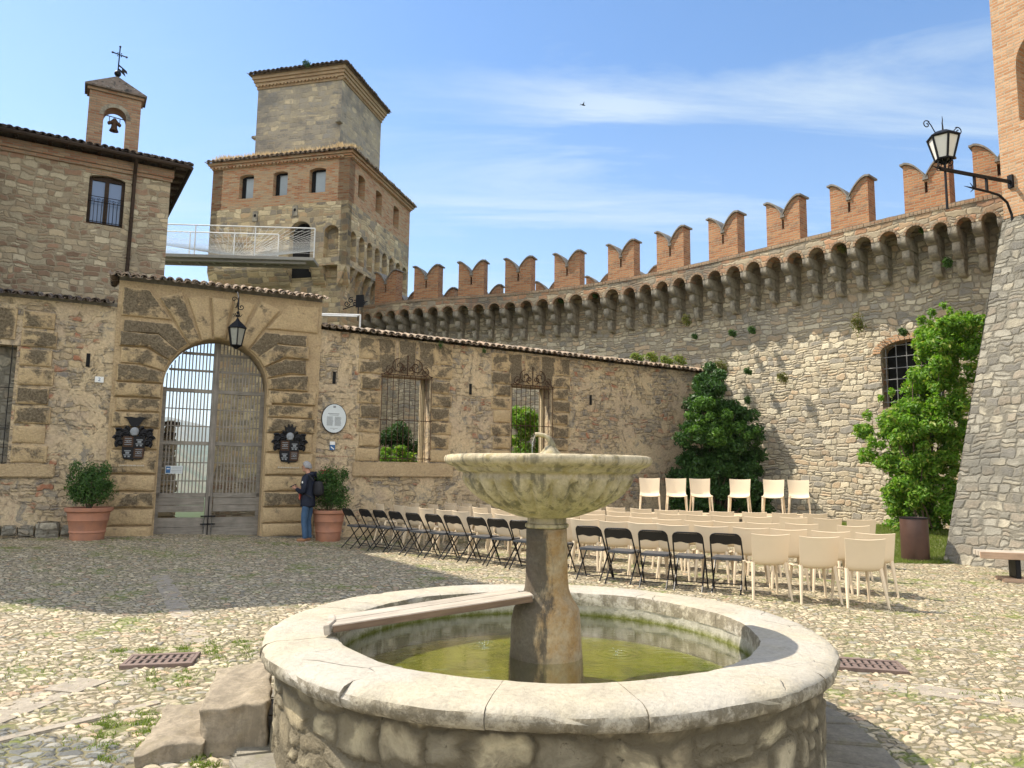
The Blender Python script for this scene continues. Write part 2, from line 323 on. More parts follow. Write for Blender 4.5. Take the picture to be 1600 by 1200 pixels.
m_butt = rubble('buttress_stone', [(.26, .245, .205), (.32, .30, .25), (.18, .17, .15), (.38, .345, .27), (.27, .235, .185)], (.20, .185, .15), (4.0, 6.2), mw=.16, disp=.05, stain=(.17, .165, .145), stain_amt=.75, dark=.9, seed=5, hf=.26, smear=(.47, .62, .7))
m_left = rubble('house_stone', [(.42, .345, .235), (.32, .235, .155), (.52, .45, .32), (.36, .29, .20), (.25, .17, .115), (.44, .38, .27), (.48, .39, .26), (.33, .21, .14)], (.38, .32, .225), (4.0, 6.6), mw=.16, hd=.03, stain=(.25, .20, .14), stain_amt=.35, seed=3)
m_tower_low = rubble('tower_stone', [(.48, .38, .225), (.38, .30, .19), (.56, .46, .29), (.27, .23, .17), (.44, .31, .18)], (.45, .365, .23), (3.0, 5.0), mw=.12, hd=.03, stain=(.21, .195, .17), stain_amt=.5, seed=4)
m_tower_up = rubble('tower_plaster_stone', [(.40, .34, .24), (.31, .275, .22), (.47, .39, .26), (.27, .25, .215)], (.38, .33, .25), (2.6, 5.0), mw=.14, hd=.022, smear=(.44, .58, .8), stain=(.20, .19, .175), stain_amt=.75, dark=.55, seed=6)
m_brick_t = brick('tower_brick', [(.20, .08, .045), (.44, .19, .09), (.50, .30, .16), (.46, .35, .22), (.32, .12, .06)], (.42, .34, .23), dirt=(.36, .28, .18), dirt_amt=.6)
m_brick_m = brick('merlon_brick', [(.20, .075, .035), (.38, .155, .07), (.46, .24, .12), (.31, .12, .055), (.42, .30, .18)], (.40, .32, .21), dirt=(.17, .13, .10), dirt_amt=.75, seed=2, hd=.016)
m_brick_c = brick('worn_brick', [(.22, .13, .085), (.33, .20, .12), (.36, .26, .17), (.27, .16, .10)], (.30, .25, .18), dirt=(.17, .15, .12), dirt_amt=.7, seed=7)
m_brick_c2 = brick('ochre_brick', [(.36, .24, .13), (.46, .33, .19), (.42, .27, .15), (.30, .19, .11)], (.44, .35, .24), dirt=(.28, .23, .17), dirt_amt=.5, seed=9)
m_brick_r = brick('orange_brick', [(.34, .16, .075), (.46, .24, .12), (.54, .34, .20), (.38, .17, .08)], (.52, .43, .31), dirt=(.32, .23, .15), dirt_amt=.55, seed=4, hd=.012)
m_brick_b = brick('bell_brick', [(.26, .12, .07), (.38, .20, .12), (.44, .30, .19), (.30, .17, .11)], (.36, .30, .22), dirt=(.22, .18, .13), dirt_amt=.5, seed=5)
m_plaster = plaster_wall('old_plaster'); m_ash = ashlar('ochre_ashlar'); m_ash_plain = ashlar('ochre_ashlar_plain', base=(.54, .41, .245), crust=.5, seed=2, zlo=2.5, zhi=3.4)
m_reveal = ashlar('reveal_stone', base=(.60, .50, .32), crust=.2, seed=4)
m_copstone = simple('grey_coping', (.17, .155, .135), .9, sc=9, col2=(.27, .25, .22), bump=.01)
m_corbel = simple('corbel_stone', (.40, .36, .28), .9, sc=5, col2=(.17, .155, .13), bump=.03)
m_tile_d = tilemat('dark_roof_tile', [(.075, .062, .055), (.13, .095, .075), (.20, .16, .13), (.10, .075, .06)])
m_tile_l = tilemat('pale_roof_tile', [(.22, .16, .115), (.33, .26, .19), (.38, .27, .19), (.25, .21, .17)], (.40, .37, .30))
m_dry = leafmat('dry_grass', [(.50, .40, .25), (.66, .54, .36), (.36, .28, .14)], .3, .8, (1.1, 1, .8))
m_iron = simple('black_iron', (.018, .018, .02), .5, .6, sc=30)
m_rust = simple('rusty_iron', (.055, .035, .025), .7, .4, sc=30, col2=(.11, .055, .03))
m_wood_dk = wood('dark_brown_wood', (.035, .022, .014), (.06, .038, .024), axis=0)
m_wood_grey = wood('weathered_gate_wood', (.20, .18, .155), (.31, .28, .245), axis=2)
m_wood_greyx = wood('weathered_gate_rails', (.19, .17, .145), (.29, .265, .23), axis=0)
m_plank = wood('plank_wood', (.31, .27, .225), (.45, .40, .34), axis=0)
m_plank_e = wood('plank_edge', (.13, .085, .06), (.20, .135, .09), axis=0)
m_terra = simple('terracotta', (.42, .20, .125), .85, sc=5, col2=(.33, .17, .12), bump=.004)
m_beige = simple('beige_plastic', (.74, .61, .44), .38, sc=3, var=.04, bump=.0005, rnd=.07)
m_blackm = simple('black_tube', (.012, .012, .014), .35, .2)
m_blackp = simple('black_back', (.014, .014, .016), .5)
m_seat = simple('black_vinyl', (.06, .066, .078), .33, sc=6, spec=.6)
m_white = simple('white_paint', (.78, .79, .78), .5)
m_wire = simple('white_wire', (.72, .74, .74), .5)
m_concr = simple('grey_deck', (.36, .35, .32), .85)
m_sign = simple('pale_enamel', (.60, .65, .67), .35, var=.06, sc=3)
m_sign_t = simple('sign_grey', (.26, .28, .30), .6)
m_blue = simple('sign_blue', (.04, .13, .30), .4)
m_red = simple('red_plastic', (.50, .07, .09), .5)
m_can = simple('brown_enamel', (.085, .048, .038), .38, sc=4, col2=(.068, .038, .03))
m_bench = wood('bench_wood', (.40, .35, .29), (.52, .46, .38), axis=0); m_bench_e = wood('bench_side', (.46, .31, .21), (.56, .40, .29), axis=0)
m_grate = simple('rusty_drain', (.17, .125, .11), .75, .2, sc=14, col2=(.22, .16, .135))
m_hole = simple('dark_hollow', (.01, .01, .01), .9)
def glassmat():
    t = NT('frosted_lamp_glass'); t.put((.70, .68, .62), t.b.inputs['Base Color']); t.b.inputs['Roughness'].default_value = .35; t.b.inputs['Transmission Weight'].default_value = .35; return t.mat
m_lampglass = glassmat()
def winglass():
    t = NT('window_glass'); t.put((.09, .17, .34), t.b.inputs['Base Color']); t.b.inputs['Roughness'].default_value = .04; t.b.inputs['Specular IOR Level'].default_value = .8; return t.mat
m_glass = winglass()
m_pane = simple('dusty_pane', (.30, .36, .40), .2, var=.1, sc=2, spec=.8)
G1 = [(.035, .085, .012), (.055, .13, .018), (.085, .19, .028), (.045, .11, .014)]
m_leaf = leafmat('laurel_leaf', [(.06, .14, .012), (.10, .23, .02), (.17, .33, .03), (.085, .19, .015), (.24, .40, .05), (.30, .30, .08)], .42, .5)
m_leaf_m = leafmat('mid_leaf', [(.03, .08, .012), (.055, .13, .018), (.09, .20, .03), (.13, .25, .04)], .35, .5)
m_leaf_d = leafmat('ivy_leaf', [(.020, .055, .012), (.035, .09, .018), (.055, .13, .028)], .25, .5)
m_leaf_b = leafmat('box_leaf', [(.03, .07, .015), (.05, .12, .022), (.085, .17, .035)], .3, .5)
m_leaf_y = leafmat('wall_weed_leaf', [(.11, .15, .03), (.20, .21, .05), (.16, .13, .05), (.09, .14, .03)], .3, .7)
m_grass = leafmat('grass_blade', [(.09, .14, .02), (.14, .20, .035), (.22, .25, .07)], .35, .6)
m_bark = wood('bark', (.10, .075, .05), (.16, .12, .085), axis=2)
# ------------------------------------------------------------------ curtain wall line
CX = np.array([-5.54, -4.53, -2.43, -.79, 1.0, 2.54, 4.3, 5.36, 6.86, 7.92, 9.17, 10.63]); CY = np.array([28.3, 27.75, 26.95, 26.35, 25.6, 24.75, 23.4, 22.35, 20.75, 19.4, 17.95, 16.45])
PF = np.polyfit(CX, CY, 4)
_x = np.linspace(-6.2, 11.6, 800); _y = np.polyval(PF, np.clip(_x, -5.6, 10.7)); _sl0 = (np.polyval(PF, -5.6)-np.polyval(PF, -5.5))/(-.1); _sl1 = (np.polyval(PF, 10.7)-np.polyval(PF, 10.6))/.1
_y = _y+np.where(_x < -5.6, (_x+5.6)*_sl0, 0)+np.where(_x > 10.7, (_x-10.7)*_sl1, 0)
_s = np.concatenate([[0], np.cumsum(np.hypot(np.diff(_x), np.diff(_y)))]); SL = _s[-1]
def cw(s, off=0.):  # point on curtain wall line, off = distance behind the parapet front
    s = np.asarray(s, float); x = np.interp(s, _s, _x); y = np.interp(s, _s, _y); e = .05
    dx = np.interp(s+e, _s, _x)-np.interp(s-e, _s, _x); dy = np.interp(s+e, _s, _y)-np.interp(s-e, _s, _y); l = np.hypot(dx, dy)+1e-9
    return x-dy/l*off, y+dx/l*off, np.arctan2(dy, dx)
def dist_curtain(x, y):
    yy = np.interp(x, _x, _y); sl = np.gradient(_y, _x); k = np.interp(x, _x, sl); return (yy-y)/np.sqrt(1+k*k)
# ------------------------------------------------------------------ ground
def smooth(a, b, x): t = np.clip((x-a)/(b-a), 0, 1); return t*t*(3-2*t)
UG = np.array([.8944, .4472]); NG = np.array([.4472, -.8944]); PG = np.array([-4.49, 17.2]); AG = math.atan(.5)
def gheight(x, y):
    x = np.asarray(x, float); y = np.asarray(y, float)
    d = dist_curtain(np.clip(x, 2, 11), y)
    h = .42*smooth(3.9, 1.0, d)*smooth(1.0, 3.5, x)
    dw = (x-PG[0])*NG[0]+(y-PG[1])*NG[1]
    h = h+.16*smooth(-3.5, -8.5, x)*smooth(6, 1, dw)
    return h
def groundmat():
    t = NT('cobblestones'); P = t.uv(kind='Object'); w = t.warp(t.warp(P, 1.7, .10), 9, .03); xyz = t.sep(P)
    mp = t.n('Mapping'); mp.inputs['Rotation'].default_value = (0, 0, .5); mp.inputs['Scale'].default_value = (11.5, 16.5, 1); t.L(w, mp.inputs[0]); v = mp.outputs[0]
    c = t.sep(t.vor(v, 1, rnd=.95)); e0 = t.vor(v, 1, 'DISTANCE_TO_EDGE', rnd=.95)
    fine = t.noise(w, 30, 6, .7); e = t.M('ADD', e0, t.M('MULTIPLY', t.M('SUBTRACT', fine, .5), .12)); mid = t.noise(P, 2.2, 6, .7); big = t.noise(P, .45, 5, .6)
    stone = t.ramp(c[0], [(0, (.38, .325, .235)), (.2, (.45, .39, .29)), (.4, (.33, .285, .215)), (.55, (.49, .425, .31)), (.7, (.37, .335, .27)), (.85, (.41, .30, .21)), (.93, (.27, .255, .22))], 'CONSTANT')
    # darker bluish river cobbles in the near left corner, beyond the kerb line
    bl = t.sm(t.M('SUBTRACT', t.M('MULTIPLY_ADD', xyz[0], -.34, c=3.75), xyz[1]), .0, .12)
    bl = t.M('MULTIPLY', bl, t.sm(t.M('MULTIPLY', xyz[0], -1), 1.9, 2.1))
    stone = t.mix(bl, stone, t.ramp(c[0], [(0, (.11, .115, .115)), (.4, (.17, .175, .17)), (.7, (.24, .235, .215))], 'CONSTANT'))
    stone = t.mix(1, stone, t.ramp(t.M('ADD', t.M('MULTIPLY', fine, .55), t.M('MULTIPLY', c[1], .5)), [(.2, (.62, .60, .56)), (.5, (.96, .94, .90)), (.85, (1.30, 1.27, 1.18))]), 'MULTIPLY')
    far = t.mix(t.sm(mid, .45, .7), (.17, .145, .09), (.15, .15, .065))
    msk = t.sm(e, .03, .13); msk = t.M('MULTIPLY', msk, t.M('SUBTRACT', 1, t.M('MULTIPLY', t.sm(mid, .56, .70), .55)))
    col = t.mix(msk, far, stone)
    gr = t.M('MULTIPLY', t.sm(t.noise(P, 1.1, 8, .75), .51, .65), t.M('SUBTRACT', 1.0, t.M('MULTIPLY', msk, .6))); col = t.mix(gr, col, (.14, .17, .04))
    h = t.M('ADD', t.M('MULTIPLY', t.sm(e, 0, .22), t.M('MULTIPLY_ADD', c[2], .6, c=.4)), t.M('MULTIPLY', fine, .22))
    rg = t.mix(msk, (.95,)*3, (.62,)*3)
    return t.fin(col, t.sep(rg)[0], t.M('ADD', h, t.M('MULTIPLY', big, .6)), .03, disp=.02, spec=.3)
def make_ground():
    m = groundmat()
    # one sheet: dense near the viewer, coarser further off, then falling away round the hilltop to the horizon
    ys = [0.2]; 
    while ys[-1] < 21: ys.append(ys[-1]+max(.017, .0042*ys[-1]*1.0))
    ys = np.array(ys); n = 620; r = np.linspace(-1, 1, n)
    wid = 3.2+ys*.95
    X = r[None, :]*wid[:, None]; Y = np.repeat(ys[:, None], n, 1); Z = gheight(X, Y)
    X = X.copy()
    V = np.stack([X, Y, Z], -1).reshape(-1, 3); a = np.arange(len(ys)-1)[:, None]*n+np.arange(n-1)[None, :]; a = a.ravel()
    Fq = np.stack([a, a+1, a+n+1, a+n], 1)
    return tag(npmesh('ground', V, Fq, m, smooth=True), kind='structure')
make_ground()
def make_terrain():
    t = NT('far_land'); P = t.uv(kind='Object'); f = t.noise(P, .004, 8, .65)
    m = t.fin(t.mix(t.sm(f, .42, .58), (.05, .075, .03), (.13, .12, .06)), .95)
    rad = [0, 34, 36, 60, 120, 250, 500, 900, 1500, 2300, 3200, 4300, 5600, 7500, 10500]; n = 144; V = []; F = []
    for i, r in enumerate(rad):
        for k in range(n):
            a = 2*PI*k/n; 
            if r <= 36: z = -.12
            elif r <= 500: z = -.12-70*((r-36)/464)**.7
            else: z = -70+(r-500)/5000*330*(.55+.45*math.sin(a*3+1)+.25*math.sin(a*11+r*.002))
            if r > 1000: z += 30*math.sin(a*23+r*.01)+18*math.sin(a*41)
            V.append((r*math.cos(a), 8+r*math.sin(a), min(z, 560)))
    for i in range(len(rad)-1):
        for k in range(n): F.append((i*n+k, i*n+(k+1) % n, (i+1)*n+(k+1) % n, (i+1)*n+k))
    npmesh('hills', V, F, m, smooth=True)['kind'] = 'structure'
make_terrain()
# ------------------------------------------------------------------ generic wall with openings
def wall_mesh(x0, x1, zb, zt, th, ops, step=None, y0=0.):
    """ops: (a, b, z0, z1, rise) opening from a to b, sill z0, springing z1, arch rise (b-a)/2 for a full arch. zt may be a function"""
    ztf = zt if callable(zt) else (lambda x: zt)
    br = {x0, x1}
    for a, b, z0, z1, rs in ops:
        br |= {a, b}
        if rs:
            for k in range(1, 20): br.add(a+(b-a)*(1-math.cos(PI*k/20))/2)
    if callable(zt):
        for k in range(1, 30): br.add(x0+(x1-x0)*k/30)
    br = sorted(q for q in br if x0-1e-6 <= q <= x1+1e-6); m = MB()
    def top(o, x):
        a, b, z0, z1, rs = o; u = (x-(a+b)/2)/((b-a)/2); return z1+rs*math.sqrt(max(0, 1-u*u))
    for i in range(len(br)-1):
        p, q = br[i], br[i+1]; c = (p+q)/2; iv = [(zb, zb)]
        act = sorted([o for o in ops if o[0] < c < o[1]], key=lambda o: o[2])
        cuts = []
        lo = (zb, zb)
        for o in act:
            if o[2] > lo[0]+1e-6: cuts.append((lo, (o[2], o[2])))
            lo = (top(o, p), top(o, q))
        cuts.append((lo, (ztf(p), ztf(q))))
        for (l0, l1), (h0, h1) in cuts:
            vs = [(p, y0, l0), (q, y0, l1), (q, y0, h1), (p, y0, h0), (p, y0+th, l0), (q, y0+th, l1), (q, y0+th, h1), (p, y0+th, h0)]
            m.add(vs, [(0, 1, 2, 3), (5, 4, 7, 6), (3, 2, 6, 7), (1, 0, 4, 5)])
    for x in (x0, x1): m.add([(x, y0, zb), (x, y0+th, zb), (x, y0+th, ztf(x)), (x, y0, ztf(x))], [(0, 1, 2, 3)])
    for a, b, z0, z1, rs in ops:
        for x in (a, b): m.add([(x, y0, z0), (x, y0+th, z0), (x, y0+th, z1), (x, y0, z1)], [(0, 1, 2, 3)])
    return m
def pillow(m, poly, d=.07, y=0., ins=.03):
    """a rusticated block: outline poly (x,z) counted round, pushed out towards -y"""
    n = len(poly); c = (sum(p[0] for p in poly)/n, sum(p[1] for p in poly)/n)
    def ring(k, dd):
        o = []
        for p in poly:
            vx, vz = c[0]-p[0], c[1]-p[1]; l = math.hypot(vx, vz); q = min(k*1.35/l, .8); o.append((p[0]+vx*q+random.uniform(-.004, .004), y-dd, p[1]+vz*q+random.uniform(-.004, .004)))
        return o
    rs = [[(p[0], y+.01, p[1]) for p in poly], ring(.008, d*.62), ring(ins, d*.92), ring(ins*2.4, d*1.05)]
    vs = [v for r in rs for v in r]; fs = [(i*n+k, i*n+(k+1) % n, (i+1)*n+(k+1) % n, (i+1)*n+k) for i in range(3) for k in range(n)]+[tuple(3*n+k for k in range(n))]
    m.add(vs, fs); m.cr = getattr(m, 'cr', [])
    zt = max(p[1] for p in poly); zb = min(p[1] for p in poly)
    zc = (zt+zb)/2; pr_ = .95 if 2.35 < zc < 4.75 else (.5 if zc < 4.8 and zc > 1.7 else .25)
    on = random.uniform(.55, 1.) if random.random() < pr_ else random.uniform(0, .25)
    m.cr += [on*(0, .25, .8, 1.)[i//n]*(1 if v[2] > zb+(zt-zb)*.25 else .7) for i, v in enumerate(vs)]
def set_crust(o, cr):
    a = o.data.attributes.new('crust', 'FLOAT', 'POINT'); n = len(o.data.vertices)
    if len(cr) == n: a.data.foreach_set('value', cr)
def subdiv_poly(poly, L=.18):
    o = []
    for i in range(len(poly)):
        a, b = poly[i], poly[(i+1) % len(poly)]; k = max(1, int(math.hypot(b[0]-a[0], b[1]-a[1])/L))
        for j in range(k):
            t = j/k; o.append((a[0]+(b[0]-a[0])*t, a[1]+(b[1]-a[1])*t))
    return o
def rblock(x0, x1, z0, z1, g=.012): return subdiv_poly([(x0+g, z0+g), (x1-g, z0+g), (x1-g, z1-g), (x0+g, z1-g)])
# barrel-tile rows; each row is one line of cover tiles with channel tiles between, running over a ridge at local y=yc
def tiles(m, x0, x1, zf, y_front, y_back, slope, pitch=.17, jit=.012, clip=(0, 0), halfr=.075):
    L0 = abs(y_back-y_front); L = L0; n = int((x1-x0)/pitch); sy = 1 if y_back > y_front else -1
    for i in range(n+1):
        for kind in (0, 1):
            x = x0+i*pitch+(pitch/2 if kind else 0)
            if x > x1+.02: continue
            L = L0
            if clip[0]: L = min(L, x-x0+.12)
            if clip[1]: L = min(L, x1-x+.12)
            nseg = max(1, int(round(L/.36)))
            for r in range(nseg):
                t0 = L*r/nseg-(.05 if r else 0); t1 = L*(r+1)/nseg
                jx = random.uniform(-jit, jit); jz = random.uniform(-jit, jit)*.6; jy = random.uniform(-.02, .02) if r == 0 else 0
                ya, yb = y_front+sy*(t0+jy), y_front+sy*t1
                z_ = lambda y: (zf(x) if callable(zf) else zf)+slope*abs(y-y_front)
                vs = []; K = 6; th = .014
                for y, rr, dz in ((ya, halfr*(1.08 if kind else .95), .012), (yb, halfr*(.86 if kind else 1.05), 0)):
                    for q in (0, 1):
                        for k in range(K+1):
                            a = PI*k/K; r2 = rr-q*th
                            if kind: vs.append((x+jx+r2*math.cos(a), y, z_(y)+.015+jz+dz+r2*math.sin(a)*.85))
                            else: vs.append((x+jx+r2*math.cos(a), y, z_(y)+.05+jz+dz-r2*math.sin(a)*.75))
                s = K+1; fs = []
                for k in range(K): fs += [(k, k+1, 2*s+k+1, 2*s+k), (s+k+1, s+k, 3*s+k, 3*s+k+1), (k, s+k, s+k+1, k+1), (2*s+k+1, 3*s+k+1, 3*s+k, 2*s+k)]
                fs += [(0, 2*s, 3*s, s), (K, s+K, 3*s+K, 2*s+K)]
                m.add(vs, fs)
    return m
def scroll(cx, cz, r0, turns, a0, dirn, y=0, n=26, k=.0):
    return [(cx+(r0*(1-i/n*.85))*math.cos(a0+dirn*turns*2*PI*i/n), y, cz+(r0*(1-i/n*.85))*math.sin(a0+dirn*turns*2*PI*i/n)) for i in range(n+1)]
# ------------------------------------------------------------------ leaves
def leaf_mesh(name, P, Nn, size, mat, parent=None, loc=(0, 0, 0), aspect=.45, fold=.25):
    """P (n,3) centres, Nn (n,3) rough facing, each leaf a folded diamond of four triangles-in-quads"""
    n = len(P); s = size*(.4+1.15*rng.random(n))[:, None]
    Nn = Nn+rng.normal(0, .55, (n, 3)); Nn /= np.linalg.norm(Nn, axis=1)[:, None]+1e-9
    T = rng.normal(0, 1, (n, 3)); T -= (T*Nn).sum(1)[:, None]*Nn; T /= np.linalg.norm(T, axis=1)[:, None]+1e-9; B = np.cross(Nn, T)
    base = P-T*s*.5; tip = P+T*s*.5-Nn*s*.08; l = P+B*s*aspect*.5+Nn*s*fold*.3-T*s*.05; r_ = P-B*s*aspect*.5+Nn*s*fold*.3-T*s*.05
    V = np.stack([base, r_, tip, l], 1).reshape(-1, 3); i = np.arange(n)[:, None]*4
    F = np.concatenate([i+np.array([[0, 1, 2]]), i+np.array([[0, 2, 3]])], 0)
    return npmesh(name, V, F, mat, parent, loc=loc)
def clump_points(blobs, n, shell=.45):
    """points in the outer shell of a set of ellipsoid clumps (x,y,z,rx,ry,rz)"""
    P = []; N_ = []; B = np.array(blobs, float); w = (B[:, 3]*B[:, 4]*B[:, 5])**(2/3); w /= w.sum()
    idx = rng.choice(len(B), n, p=w); d = rng.normal(0, 1, (n, 3)); d /= np.linalg.norm(d, axis=1)[:, None]
    r = 1-shell*rng.random(n)**1.4; r = r*(1+.12*rng.normal(0, 1, n)); b = B[idx]; P = b[:, :3]+d*b[:, 3:6]*r[:, None]
    return P, d+np.array([0, 0, .35])
def blobs_fill(n, fn, r0, r1):
    out = []
    while len(out) < n:
        p = fn()
        if p is not None: r = random.uniform(r0, r1); out.append((p[0], p[1], p[2], r, r, r*random.uniform(.7, 1)))
    return out
# ================================================================== GATE WALL
wall = empty('courtyard_wall', (PG[0], PG[1], 0), AG, 'ochre plastered courtyard wall with rusticated arched gateway and two grilled windows', 'wall')
TH = .55
OP = [(-3.345, -1.215, -.3, 3.34, 1.065)]
W1 = (1.48, 2.70, 1.77, 3.88); W2 = (5.02, 6.20, 1.80, 3.85); W0 = (-7.6, -6.02, 1.6, 3.95)
# plain stretches
wall_mesh(-9.5, -4.32, -.3, 4.92, TH, [(W0[0], W0[1], W0[2], W0[3], 0)]).build('masonry', m_plaster, wall)
wall_mesh(-4.32, -.06, -.3, 5.50, TH+.08, OP, y0=-.04).build('gate_masonry', m_ash_plain, wall)
wall_mesh(-.06, 12.9, -.3, lambda x: 4.86-.02*x, TH, [(W1[0], W1[1], W1[2], W1[3], 0), (W2[0], W2[1], W2[2], W2[3], 0)]).build('masonry', m_plaster, wall)
# blocked recess at the far left
MB().box(W0[0], W0[1], .3, .4, W0[2], W0[3]).build('blocked_window', m_butt, wall)
g = MB()
for k in range(6): g.tube([(-6.1-k*.24, .02, W0[2]), (-6.1-k*.24, .02, W0[3])], .009, 6)
for z in (2.3, 3.1): g.tube([(-7.6, .02, z), (-6.02, .02, z)], .009, 6)
g.build('window_grille', m_iron, wall)
# rustication round the gate
m = MB(); random.seed(3)
cx, rr = -2.28, 1.075
zs = [0.05, .36, .72, 1.06, 1.42, 1.93, 2.38, 2.72, 3.02, 3.34]
for i in range(len(zs)-1):
    z0, z1 = zs[i], zs[i+1]
    o = -.10 if i in (4, 5) else (0 if i % 2 else -.04)
    pillow(m, rblock(-4.28+(.05 if i % 2 else 0), -3.36, z0, z1), .09 if i % 2 == 0 else .065, -.04)
    pillow(m, rblock(-1.20, -.10-(.05 if i % 2 else 0), z0, z1), .09 if i % 2 == 0 else .065, -.04)
# voussoirs: long stones fanned round the arch, those at the haunches turn into the courses
nv = 13
def outer(a):
    # outer boundary: box from x -4.28..-.10, z up to 5.38 along the direction a
    dx, dz = math.cos(a), math.sin(a); t = 9e9
    if abs(dx) > 1e-6: t = min(t, 1.98/abs(dx))
    if dz > 1e-6: t = min(t, 2.02/dz)
    return t
for i in range(nv):
    a0 = PI-PI*i/nv; a1 = PI-PI*(i+1)/nv; am = (a0+a1)/2; g_ = .012
    Lm = outer(am)
    elbow = 1.62
    if i in (0, 1, 2, 3, nv-1, nv-2, nv-3, nv-4):   # bent stones: radial near the arch, horizontal beyond
        sgn = -1 if am > PI/2 else 1
        pts = []
        for (a, r) in ((a0, rr), (a1, rr), (a1, elbow), (a0, elbow)): pts.append((cx+r*math.cos(a), 3.34+r*math.sin(a)))
        zA = 3.34+elbow*math.sin(a0); zB = 3.34+elbow*math.sin(a1); xe = cx+sgn*(1.98-(.05 if i % 2 else 0))
        lo, hi = (pts[3], pts[2]) if zA < zB else (pts[2], pts[3])
        zl, zh = min(zA, zB), max(zA, zB)
        il, ih = (pts[0], pts[1]) if zA < zB else (pts[1], pts[0])
        poly = [il, lo, (xe, zl), (xe, zh), hi, ih]
        c0 = (sum(p[0] for p in poly)/6, sum(p[1] for p in poly)/6); poly = [(p[0]+(c0[0]-p[0])*.03, p[1]+(.012 if p[1] < c0[1] else -.012)) for p in poly]
        if zh < 5.36: pillow(m, subdiv_poly(poly), .09 if i % 2 == 0 else .06, -.04)
        else: pillow(m, subdiv_poly([(p[0], min(p[1], 5.36)) for p in poly]), .06, -.04)
    else:
        r1 = min((2.0/max(.3, math.sin(am))), outer(am))
        poly = [(cx+r*math.cos(a), min(5.37, 3.34+r*math.sin(a))) for a, r in ((a0-.012, rr), (a1+.012, rr), (a1+.012, r1*1.0), (a0-.012, r1*1.0))]
        pillow(m, subdiv_poly(poly), .10 if i == nv//2 else (.08 if i % 2 == 0 else .05), -.04)
pillow(m, subdiv_poly([(-4.24, 4.74), (-3.26, 4.74), (-3.74, 5.36), (-4.24, 5.36)]), .05, -.04); pillow(m, subdiv_poly([(-.14, 4.74), (-1.30, 4.74), (-.82, 5.36), (-.14, 5.36)]), .05, -.04)
cr = m.cr; o = m.build('arch_rustication', m_ash, wall, smooth=True); set_crust(o, cr)
# fill stones beside the elbows in the top corners
# low plinth and impost
m = MB()
m.box(-4.34, -3.30, -.16, .02, -.3, .06); m.box(-1.26, -.04, -.16, .02, -.3, .06)
m.build('plinth', m_butt, wall, bevel=.03)
MB().box(-1.225, -1.10, -.12, .1, 2.98, 3.16).build('impost_stone', m_ash_plain, wall, bevel=.015)
# pilaster blocks round windows and at the far left
def surround(a, b, z0, z1, top, w=.62, right=True, left=True, lintel=True):
    m = MB(); h = .345; n = int((z1+.35-z0)/h)
    for i in range(n):
        zz = z0+i*h; e = .0 if i % 2 else .07
        for sd in (0, 1):
            if sd == 0 and not left or sd == 1 and not right: continue
            if sd == 0: x0_, x1_ = a-w-e+.07, a-.03
            else: x0_, x1_ = b+.03, b+w+e-.07
            if zz+h > z1+.02: continue
            pillow(m, rblock(x0_, x1_, zz, zz+h-.02), .055 if i % 2 else .04, 0)
    if lintel:
        pillow(m, rblock(a-w, a-.02, z1, z1+.33), .045, 0); pillow(m, rblock(b+.02, b+w, z1, z1+.33), .045, 0)
        pillow(m, rblock(a-w, a-.10, z1+.35, top), .03, 0); pillow(m, rblock(b+.10, b+w, z1+.35, top), .03, 0)
        k = 3; ww = (b-a+.2)/k
        for i in range(k):
            x0_ = a-.1+i*ww; f = .05*(i-1)
            pillow(m, subdiv_poly([(x0_+.012+f*.0, z1+.02), (x0_+ww-.012, z1+.02), (x0_+ww-.012+f*1.2, top), (x0_+.012+f*1.2, top)]), .025 if i != 1 else .05, 0)
    cr = m.cr; o = m.build('window_surround', m_ash, wall, smooth=True); set_crust(o, cr)
    s = MB(); s.box(a-w-.05, b+w+.05, -.075, .0, z0-.36, z0-.02); s.build('window_sill', m_ash_plain, wall, bevel=.02)
surround(*W1, 4.78); surround(*W2, 4.70, right=True)
m = MB(); zz = 1.62
for i in range(8):
    pillow(m, rblock(-5.98, -5.34-(.06 if i % 2 else 0), zz, zz+.36), .05, 0); zz += .385
zz = 1.62
pillow(m, rblock(-9, -6.05, 4.05, 4.7), .03, 0)
cr = m.cr; o = m.build('window_surround', m_ash, wall, smooth=True); set_crust(o, cr)
MB().box(-9, -5.2, -.07, 0, 1.34, 1.6).build('window_sill', m_ash_plain, wall, bevel=.02)
# foundation stones at the foot of the left stretch
m = MB(); random.seed(5); x = -8.5
while x < -4.5:
    w_ = random.uniform(.25, .55); h_ = random.uniform(.14, .26)
    for lv in range(2):
        zz = .0+lv*.22
        pillow(m, subdiv_poly([(x+.02, zz), (x+w_-.02, zz+random.uniform(-.02, .02)), (x+w_-.03, zz+h_), (x+.03, zz+h_+random.uniform(-.02, .02))], .1), .07, 0, .04)
    x += w_
m.build('footing_stones', m_butt, wall, smooth=True)
